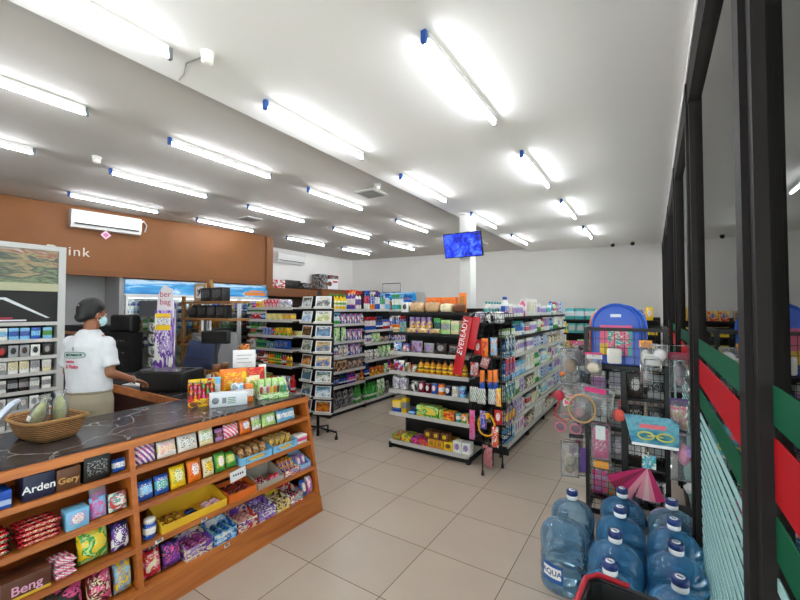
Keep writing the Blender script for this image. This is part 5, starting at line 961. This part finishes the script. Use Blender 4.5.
# ============================================================ TOY AND BEAUTY RACK before the jugs
RX, RY = -.19, 3.66
fr_ = empty('wire_display_rack', 'black wire grid rack of hanging toys and beauty packs', 'rack', (RX, RY, 0)); FRB = mat('black_rack_frame', '0a0a0b', .5)
X0, X1, D_ = -.285, .28, .5
def bar(a, b, n='frame_bar', r=.014): return MB().box([min(a[i], b[i])-r for i in range(3)], [max(a[i], b[i])+r for i in range(3)], FRB).obj(n, fr_)
for x in (X0, X1):
    for y in (0, D_): bar((x, y, .014), (x, y, 1.62), 'post')
bar((-.01, 0, .1), (-.01, 0, 1.27), 'post', .018)
for y in (0, D_): bar((X0+.03, y, 1.62), (X1-.03, y, 1.62)); bar((X0+.03, y, .1), (-.045, y, .1)); bar((.025, y, .1), (X1-.03, y, .1))
for x in (X0, X1): bar((x, .03, 1.62), (x, D_-.03, 1.62)); bar((x, .03, .1), (x, D_-.03, .1))
MB().box((X0+.015, .015, 1.29), (X1-.015, D_-.015, 1.32), FRB).obj('tray_shelf', fr_); MB().box((X0+.015, .015, .2), (X1-.015, D_-.015, .215), FRB).obj('bottom_shelf', fr_)
grid(X0, -.03, .12, 1.28, 5, 24, Matrix.Translation((0, .0, 0)), .0022).obj('wire_panel', fr_); grid(.012, X1, .12, 1.28, 6, 24, Matrix.Translation((0, .0, 0)), .0022).obj('wire_panel', fr_)
grid(X0, X1, 1.33, 1.61, 8, 4, Matrix.Translation((0, .0, 0)), .0022).obj('wire_panel', fr_)
grid(0.01, D_-.01, .12, 1.6, 7, 26, Matrix.Translation((X0, 0, 0)) @ Matrix.Rotation(R(90), 4, 'Z'), .0022).obj('wire_panel', fr_); grid(0.01, D_-.01, .12, 1.6, 7, 26, Matrix.Translation((X1, 0, 0)) @ Matrix.Rotation(R(90), 4, 'Z'), .0022).obj('wire_panel', fr_)
grid(X0, X1, .12, 1.28, 10, 22, Matrix.Translation((0, D_, 0)), .0022).obj('wire_panel', fr_)
WT = lambda x, y, z: (RX+x, RY+y, z)
def board(c, x, y, lb, w_, h, lab=True, tilt=-.1):
    t = empty('plastic_sledge_board', lb, 'board', WT(x, y, 1.3205), 0, 'round topped plastic boards'); t.rotation_euler = (tilt, 0, 0); r = w_/2; m = mat('board_plastic_'+c, c, .25)
    pts = [(-r, .0), (r, .0)]+[(r*math.cos(a), h-r+r*math.sin(a)) for a in [PI*i/18 for i in range(19)]]
    MB().prism(pts, 1, -.012, .012, m).obj('board_body', t)
    rim = [(p[0]*.985, -.014, p[1]*.985+.004) for p in pts]; MB().tube(rim, .011, m, 8, True).obj('raised_rim', t)
    MB().box((-.04, -.016, h-.11), (.04, -.0125, h-.085), mat('board_slot_light', 'dfe6f2', .3)).obj('grip_slot', t)
    if lab: q = MB().box((-.12, -.015, .08), (.12, -.0125, .33), pk('TIC', 'noise')).obj('printed_label', t); MB().box((-.12, -.0165, .08), (-.06, -.0151, .33), pk('IYO', 'low')).obj('label_side', q)
board('1a54c4', -.07, .09, 'large blue round-topped plastic board with printed label in rack', .36, .51); board('2a62cc', -.03, .14, 'second blue plastic board just behind the labelled one', .36, .50, False); board('e0714a', -.10, .20, 'orange round-topped plastic board behind the blue boards', .36, .5, False)
def hk2(x, z, L=.1, y=0, side=None):
    if side is None: MB().tube([(x, y, z), (x, y-L, z), (x, y-L-.005, z+.014)], .003, CHROME, 5).obj('hook', fr_)
    else: s_ = -1 if side < 0 else 1; MB().tube([(x, y, z), (x+s_*L, y, z), (x+s_*(L+.005), y, z+.014)], .003, CHROME, 5).obj('hook', fr_)
def bagpack(name, cat, lb, x, y, zt, w_, h, inner, card='d4287c', cardh=.05, rz=0, d=.04, grp=None):
    """clear header bag with content inside"""
    t = empty(name, lb, cat, WT(x, y, zt), rz, grp); MB().pillow(w_, d, h, CLEAR, T=Matrix.Translation((0, 0, -h))).obj('clear_bag', t)
    if card: MB().box((-w_/2, -.004, -cardh), (w_/2, .004, 0.006), mat('header_card_'+card, card, .5)).obj('header_card', t)
    inner(t, w_, h); return t
def ball(c, sx, sy, sz, dz, n='contents', ns=60, x=0):
    return lambda t, w_, h: MB().sphere((x, 0, -h*dz), (sx, sy, sz), mat('soft_'+c, c, .8, noise=.15, ns=ns), 14, 10).obj(n, t)
def both(*f):
    def g(t, w_, h):
        for q in f: q(t, w_, h)
    return g
# front packs
y1, y2 = -.05, -.08
hk2(-.22, 1.40, .12); bagpack('bath_puff', 'bath puff', 'cream bath puff in bag under pink and white header card', -.22, -.1, 1.425, .13, .17, both(ball('d8cbb8', .05, .03, .045, .68), lambda t, w_, h: MB().box((-.05, -.006, -.045), (.065, -.0045, -.012), PAPER).obj('white_label', t)), 'c02468', .014)
cu = empty('cotton_pad_pack', 'white square cotton pack hanging before the blue board', 'cotton pads', WT(-.07, -.08, 1.36), R(20)); MB().cbox((-.05, -.025, -.01), (.05, .025, .11), mat('white_cotton', 'e2e0d8', .8, noise=.05, ns=40), .012).obj('pads', cu); MB().tube([(0, -.0, .11), (0, 0, .135)], .006, CLEAR, 6).obj('bag_neck', cu); hk2(-.07, 1.495, .1)
hk2(.14, 1.53, .12); bagpack('brush_pack', 'brush', 'long clear brush pack with orange header on rack', .145, -.1, 1.54, .085, .33, both(lambda t, w_, h: MB().tube([(0, 0, -.3), (0, 0, -.14)], .008, WHITE, 8).obj('brush_handle', t), ball('e4e2de', .035, .02, .06, .38, 'brush_head')), 'e89a30', .05)
hk2(.235, 1.5, .1); bagpack('white_puff_pack', 'bath puff', 'white frilled bath puff at top right of rack', .235, -.12, 1.52, .11, .16, ball('e4e1e4', .045, .035, .05, .5), None)
bagpack('white_comb_pack', 'comb', 'tilted white comb pack beside long brush pack', .19, -.14, 1.44, .12, .12, lambda t, w_, h: MB().box((-.05, -.004, -.08), (.05, .004, -.04), WHITE).obj('comb', t), 'dcdcd8', .03)
hk2(-.16, 1.2, .13); sp = bagpack('hair_accessory_bag', 'bag', 'wide clear bag with magenta header before rack centre', -.2, -.16, 1.17, .3, .22, both(ball('8f8a90', .06, .02, .05, .6, 'grey_contents'), ball('b9b4b8', .05, .02, .04, .55, 'pale_contents', 60, -.07)), None); sp.rotation_euler = (0, .12, 0); MB().box((-.07, -.028, -.05), (.08, -.0245, -.012), mat('magenta_card', 'cf1f74', .5)).obj('magenta_card', sp)
rg_ = empty('hoop_bag', 'round tan hoop in clear bag hanging on rack front', 'hoop', WT(-.3, -.19, .98)); MB().tube([(.1*math.cos(2*PI*i/30), 0, .11*math.sin(2*PI*i/30)) for i in range(30)], .008, mat('tan_hoop', 'c79a66', .5), 8, True).obj('hoop', rg_); MB().sphere((0, .01, 0), (.1, .03, .1), CLEAR, 14, 10).obj('clear_bag', rg_); MB().sphere((-.02, .0, -.03), (.04, .018, .04), mat('soft_pink', 'b88a90', .8), 12, 8).obj('pink_contents', rg_)
hk2(-.26, 1.09, .16); 
rp_ = empty('red_rose_hair_tie', 'coral rose shaped hair tie on front of rack', 'hair tie', WT(-.04, -.12, .95)); MB().sphere((0, 0, 0), (.045, .03, .05), mat('coral_rose', 'd8584e', .7, noise=.2, ns=50), 12, 8).obj('rose', rp_); MB().tube([(0, 0, .04), (.01, 0, .12)], .006, mat('coral_rose_stem', 'a83a44', .6), 6).obj('band', rp_); hk2(-.03, 1.07, .11)
hk2(-.18, .80, .1); 
sk = bagpack('dotted_sock_pack', 'socks', 'bright pink dotted socks in clear pack on rack front', -.175, -.08, .87, .15, .38, both(lambda t, w_, h: MB().pillow(.12, .03, .25, pk('IIW', 'dots'), crimp=False, T=Matrix.Translation((0, 0, -.3))).obj('socks', t), lambda t, w_, h: MB().box((-.035, -.024, -.14), (.035, -.0215, -.03), PAPER).obj('white_card', t), lambda t, w_, h: MB().box((-.05, -.02, -.37), (.055, .0, -.315), mat('orange_print', 'e09a3a', .5)).obj('orange_panel', t)), None)
gg = empty('goggles_pack', 'blue swim goggles card with yellow goggles on rack front', 'goggles', WT(.165, -.12, .97)); gg.rotation_euler = (-.35, 0, .05)
MB().prism([(-.17, .0), (-.12, -.22), (.17, -.22), (.18, -.04), (.13, .0)], 1, -.003, .003, picture('goggles_card_print', ['145880', '2a84a4', '6fb0c0', '1c6c94'], 4)).obj('card', gg); MB().box((-.12, -.004, -.22), (.17, .004, -.2), PAPER).obj('card_edge', gg)
MB().box((-.07, -.0045, -.09), (.1, -.0032, -.06), mat('goggle_title', 'e06a7a', .5)).obj('card_title', gg)
for s_ in (-1, 1): MB().tube([(.03+s_*.06+.05*math.cos(2*PI*i/20), -.016, -.145+.026*math.sin(2*PI*i/20)) for i in range(20)], .007, mat('goggle_yellow', 'c9cc6a', .3), 6, True).obj('goggle_lens', gg)
MB().tube([(-.02, -.016, -.145), (.03, -.02, -.14), (.08, -.016, -.145)], .006, mat('goggle_yellow', 'c9cc6a', .3), 6).obj('nose_bridge', gg); hk2(.17, .985, .12)
um = empty('folded_parasols', 'pink and white folded paper parasols fanned low on rack', 'parasol', WT(.15, -.12, .58)); PK1 = mat('deep_pink_paper', 'b81e60', .6); PK2 = mat('pale_pink_paper', 'e0919f', .6)
for k, (a, m_) in enumerate([(-62, PK1), (-52, mat('maroon_paper', '8a1440', .6)), (-40, PK1), (-30, PK2), (-14, PK2), (-2, mat('white_pink_paper', 'dcb4bc', .6)), (8, PK2), (18, PK1)]):
    L2 = .3 if a < -20 else .24; T = Matrix.Rotation(R(a), 4, 'Y'); T = Matrix.Rotation(R(-a), 4, 'Y'); vs = [T @ Vector(v) for v in ((-.006, -.008, 0), (.006, -.008, 0), (.006, .008, 0), (-.006, .008, 0), (-.03, -.014-.002*k, -L2), (.03, -.014-.002*k, -L2), (.03, .014, -L2), (-.03, .014, -L2))]
    MB().add(vs, [(0, 1, 2, 3), (4, 5, 6, 7), (0, 1, 5, 4), (1, 2, 6, 5), (2, 3, 7, 6), (3, 0, 4, 7)], m_).obj('pleated_fold', um)
um.rotation_euler = (0, 0, 0); MB().box((-.04, -.02, .0), (.05, -.005, .1), pk('TWL', 'noise')).obj('teal_card', um); MB().tube([(0, 0, -.02), (0, .0, .12)], .004, WHITE, 6).obj('stick', um)
# left side packs (beyond the left post)
for k, (y, zt, w_, h, nm, ct, lb, inner, cd_) in enumerate([
    (.05, 1.45, .16, .3, 'loofah_pack', 'loofah', 'brownish loofah in clear bag at upper left of rack', both(ball('9a8878', .05, .03, .07, .5), ball('d07a4a', .025, .03, .025, .75, 'orange_tip', 40, -.06)), None),
    (.0, 1.16, .14, .3, 'clear_toy_bag', 'toy', 'clear toy bag with white card and green print, rack left', both(ball('c8c4c4', .04, .02, .06, .5), lambda t, w2, h2: MB().box((-.05, -.025, -.2), (.05, -.022, -.1), pk('WGI', 'noise')).obj('printed_card', t)), None),
    (.0, .66, .15, .3, 'seashell_pack', 'pack', 'clear pack of pale shells hanging low at rack left', both(ball('c9bba6', .04, .02, .05, .5), ball('a08f7c', .04, .02, .04, .75)), None)]):
    hk2(X0, zt+.0, .2, y-.02, -1); bagpack(nm, ct, lb, X0-.13, y-.06, zt, w_, h, inner, cd_, rz=R(10))
pl = empty('purple_card_pack', 'narrow purple card pack beside the left rack post', 'pack', WT(X0-.03, -.04, .62)); MB().box((-.02, -.004, -.2), (.02, .004, 0), mat('purple_card', '5a3a8a', .5)).obj('card', pl)
rl = empty('lollipop_toy', 'red round toy on red angled stick at rack left', 'toy', WT(X0-.2, -.1, 1.0)); RD_ = mat('red_toy', 'b8203c', .5); MB().sphere((0, 0, .05), (.042, .02, .045), RD_, 14, 10).obj('round_head', rl); MB().tube([(0, 0, .02), (-.05, 0, -.12), (.06, 0, -.17), (.09, 0, -.12)], .006, RD_, 6).obj('wire_handle', rl); hk2(X0, 1.06, .2, -.1, -1)
mg = empty('magenta_bow', 'small magenta bow pack at the left edge of rack', 'bow', WT(X0-.09, -.12, 1.0)); MB().sphere((-.022, 0, 0), (.024, .01, .014), mat('magenta_bow', 'c41a72', .6)).sphere((.022, 0, 0), (.024, .01, .014), mat('magenta_bow', 'c41a72', .6)).obj('bow', mg)
gl2 = empty('toy_sunglasses', 'pink toy sunglasses hanging at the left of rack', 'sunglasses', WT(X0-.14, -.08, .78)); PNK = mat('toy_pink', 'c46a84', .4)
for s_ in (-1, 1): MB().tube([(s_*.06+.042*math.cos(2*PI*i/20), 0, .04*math.sin(2*PI*i/20)) for i in range(20)], .007, PNK, 6, True).sphere((s_*.06, .002, 0), (.04, .003, .038), mat('smoky_lens', '6a5560', .2), 12, 6).obj('lens', gl2)
MB().tube([(-.1, 0, .02), (-.1, 0, .1), (0, 0, .12), (.1, 0, .1), (.1, 0, .02)], .004, PNK, 6).obj('frame_wire', gl2)
cols_ = ['6a4a58', '8a7a70', 'a8406a', '4a4a58', 'b89a80', '70505a', '3c5a78', 'a07088', '8f8f94', '5a3a4a']
for k, (x, y, zt, w_, h) in enumerate([(-.36, .12, 1.5, .12, .2), (-.42, .2, 1.38, .13, .24), (-.38, .3, 1.2, .12, .22), (-.35, .1, 1.28, .12, .2), (-.40, .22, 1.0, .13, .22), (-.34, .34, .8, .1, .2), (-.36, .05, .88, .1, .16), (-.42, .3, .62, .12, .22), (-.36, .16, .5, .11, .2), (-.38, .4, 1.45, .12, .22)]):
    bagpack('hair_accessory_pack', 'hair accessory', f'{ORD[k]} small hair accessory pack along the left side of wire rack', x, y, zt, w_, h, both(ball(cols_[k], w_*.36, .02, h*.28, .55), ball(cols_[-k-1], w_*.2, .022, h*.14, .3, 'trim', 40, w_*.12)), ['c02468', None, '2c2c34', 'd8d8d4', None][k % 5], .03, rz=R(15*(k % 3)), grp='hair accessory packs on the rack side'); hk2(X0, zt-.006, abs(x-X0)+.03, y, -1)
# right side packs between rack and window
for k, (x, y, zt, w_, h, nm, ct, lb, inner, cd_) in enumerate([
    (.36, .0, 1.45, .13, .3, 'mirror_pack', 'pack', 'clear accessory pack with dark red header, rack right side', both(ball('7a7480', .04, .02, .06, .45), ball('b09aa4', .03, .02, .04, .7)), '9c1440'),
    (.35, .0, 1.1, .12, .24, 'pink_card_pack', 'pack', 'dusty pink card pack under the dark red one', lambda t, w2, h2: MB().box((-.05, -.006, -.22), (.05, .006, -.05), pk('IFW', 'noise')).obj('pink_card', t), '4a2c6a'),
    (.37, -.1, .88, .17, .36, 'doll_pack', 'toy', 'pink and lilac toy in clear bag at rack lower right', both(ball('e09ab8', .04, .025, .08, .45, 'pink_toy'), ball('a88cc8', .03, .025, .05, .4, 'lilac_toy', 30, .03), ball('d02c7a', .02, .028, .025, .5, 'magenta_part', 30, .05)), None)]):
    bagpack(nm, ct, lb, x, y, zt, w_, h, inner, cd_); hk2(X1, zt-.01, .12, y, 1)
for k in range(5): hk2(X1, 1.5-.12*k, .14, .1+.04*k, 1)
nb = empty('navy_pack', 'navy narrow pack hanging behind rack right post', 'pack', WT(.36, .15, .98)); MB().box((-.045, -.008, -.34), (.045, .008, 0), mat('navy_card', '232a5c', .5)).obj('card', nb)
wc = empty('white_cup', 'white tilted cup low beside rack and window', 'cup', WT(.38, -.06, .45)); q = MB().lathe([(.03, 0), (.045, .09), (.041, .088), (.027, .004)], WHITE, 14); q.v = [tuple(Matrix.Rotation(R(60), 4, 'Y') @ Vector(v)) for v in q.v]; q.obj('cup_body', wc)
# interior packs seen through the wire
rr_ = random.Random(9)
for k in range(16):
    x = X0+.07+(k % 4)*.14; z = .24+(k//4)*.27; c = ['WSK', 'SWV', 'KSW', 'SKS', 'WVI', 'SKW', 'EWS', 'KSS'][(k*5) % 8]; put('box', c, .11, .08, .2, WT(x, .2, z if k//4 == 0 else z), 0, f'{ORD[k]} {colname(c)} pack seen through rack wires', ['band', 'low', 'blob'][k % 3], group='packs inside the wire rack')
for k in range(3): MB().box((X0+.015, .1, .505-.015+k*.27), (X1-.015, .35, .5095+k*.27), FRB).obj('inner_shelf', fr_)
for k, (x, z, c) in enumerate([(-.2, .28, 'VIS'), (-.1, .3, 'TSO'), (.05, .3, 'WSV'), (.2, .3, 'SWK')]): put('pouch', c, .13, .05, .2, WT(x, .08, .2155), 0, f'{ORD[k]} {colname(c)} bag low behind front wires', 'noise', group='bags low in the wire rack')
# ============================================================ WATER JUGS
JM = film('blue_jug_plastic', '7fa9c8', .13, .06, (.70, .86, .95, 1)); JD = film('blue_jug_plastic_full', '4a90c4', .18, .06, (.58, .82, .95, 1)); CAPB = mat('navy_jug_cap', '14306e', .35); CAPW = mat('white_cap_skirt', 'e8e8ea', .4)
jp = [(.0, 0), (.13, .0), (.142, .015), (.142, .06), (.134, .07), (.142, .08), (.142, .13), (.134, .14), (.142, .15), (.142, .2), (.134, .21), (.142, .22), (.144, .29), (.141, .325), (.13, .355), (.105, .385), (.07, .405), (.04, .418), (.031, .43), (.03, .468)]
jug_me = MB().lathe(jp, JM, 28).mesh('jug_body'); jug_full = MB().lathe(jp, JD, 28).mesh('jug_body')
cap_me = MB().lathe([(.032, .425), (.036, .43), (.036, .455)], CAPW, 18).lathe([(.0365, .455), (.0385, .46), (.0385, .48), (.034, .488), (0, .488)], CAPB, 18).mesh('cap')
sea_me = MB().lathe([(.022, .4885), (.022, .4895)], PAPER, 16).box((-.012, -.006, .4896), (.012, .006, .4902), CAPB).mesh('cap_emblem')
lab_me = MB()
n = 14
def arc(z0, z1, m, r, a0, a1):
    vs = []; 
    for i in range(n+1): a = a0+(a1-a0)*i/n; vs += [(r*math.cos(a), r*math.sin(a), z0), (r*math.cos(a), r*math.sin(a), z1)]
    return MB().add(vs, [(2*i, 2*i+2, 2*i+3, 2*i+1) for i in range(n)], m, True)
lab = arc(.075, .185, mat('blue_jug_label', '1a5296', .4), .1435, -PI*.5-.5, -PI*.5+.5)
def jug(x, y, lb, full, cap=True, label=False, rz=0):
    t = empty('water_jug', lb, 'water jug', (x, y, 0.001), rz, 'blue water jugs')
    o = bpy.data.objects.new('jug_body', jug_full if full else jug_me); COL.objects.link(o); o.parent = t
    if cap:
        for nm, me in (('cap', cap_me), ('cap_emblem', sea_me)): o = bpy.data.objects.new(nm, me); COL.objects.link(o); o.parent = t
    else: MB().lathe([(.031, .46), (.034, .462), (.034, .47), (.027, .47), (.027, .45)], JM, 18).obj('open_mouth', t)
    if label:
        o = bpy.data.objects.new('label', lab.mesh('label')); COL.objects.link(o); o.parent = t
        q = MB().lathe([(.001, 0), (1, 0), (1, .01)], PAPER, 24); sw = arc(.1, .165, PAPER, .1441, -PI*.5-.42, -PI*.5+.42).obj('label_oval', o)
        tt = text('AQUA', .045, mat('navy_print', '173a80', .4), o, (0, 0, 0), (0, 0, 0), 'lettering', .0003, bold=.001)
        for v in tt.data.vertices: a = -PI*.5+v.co.x/.145; v.co = Vector((.1447*math.cos(a), .1447*math.sin(a), .132+v.co.y))
for x, y, lb, fu, cp, la in [(-.5, 3.05, 'capped blue water jug behind the open one, left column', 0, 1, 0), (-.505, 2.745, 'uncapped blue water jug with blue and white label', 0, 0, 1), (-.2, 3.28, 'water jug at back of middle column, against wire rack', 1, 1, 0), (-.195, 2.965, 'second water jug from back in middle column', 1, 1, 0), (-.2, 2.63, 'third water jug from back in middle column', 1, 1, 0), (-.2, 2.3, 'front water jug of middle column near black basket', 1, 1, 0),
    (.095, 3.27, 'back water jug of right column by the window', 0, 1, 0), (.095, 2.978, 'second water jug from back beside the window film', 1, 1, 0), (.095, 2.686, 'third water jug from back beside window', 1, 1, 0), (.096, 2.35, 'frontmost water jug beside the window', 1, 1, 0), (-.5, 2.44, 'blue water jug in left column nearest the floor tiles', 0, 1, 0) ]:
    if y == 2.44: continue
    jug(x, y, lb, fu, bool(cp), bool(la), R(-20))
# ============================================================ SHOPPING BASKETS (black with red rim)
for k in range(4):
    t = empty('shopping_basket', ['bottom', 'second', 'third', 'top'][k]+' black shopping basket with red handle in stack near camera', 'basket', (-.02, 1.6, .001+.13*k), R(-4), 'stacked black shopping baskets')
    b = MB(); z1 = .3; A0, B0, A1, B1 = .17, .12, .22, .17
    def ring(a, b_, z): return [(sx*a-sx*.03*(q), sy*b_-sy*.03*(1-q), z) for sx, sy, q in ((-1, -1, 0), (-1, -1, 1), (1, -1, 1), (1, -1, 0), (1, 1, 0), (1, 1, 1), (-1, 1, 1), (-1, 1, 0))]
    vs = ring(A0, B0, 0)+ring(A1, B1, z1)+ring(A1-.012, B1-.012, z1)+ring(A0-.008, B0-.008, .008)
    fs = [tuple(range(8)), tuple(range(24, 32))]
    for j in range(3):
        for i in range(8): fs.append((j*8+i, j*8+(i+1) % 8, (j+1)*8+(i+1) % 8, (j+1)*8+i))
    b.add(vs, fs, mat('black_basket_plastic', '18181a', .5)).obj('basket_body', t)
    if k == 3: MB().tube([(x, y, z) for x, y, z in ring(A1+.006, B1+.006, z1)], .008, mat('dark_rim', '2c2c2e', .5), 8, True).obj('rim', t); MB().tube([(-.228, -.12, z1+.012), (-.228, .13, z1+.014), (-.19, .176, z1+.016), (-.08, .177, z1+.014)], .01, mat('red_handle', 'b41a2a', .4), 8).obj('red_handle', t)
# low pieces near the window foot
bx_ = empty('black_foot_stand', 'black metal foot stand low beside the window behind jugs', 'stand', (.14, 3.52, 0)); MB().box((-.05, -.05, 0), (.06, .1, .3), BLACKM).obj('foot', bx_); MB().box((-.06, -.06, .301), (.07, .11, .32), BLACKM).obj('top_plate', bx_)
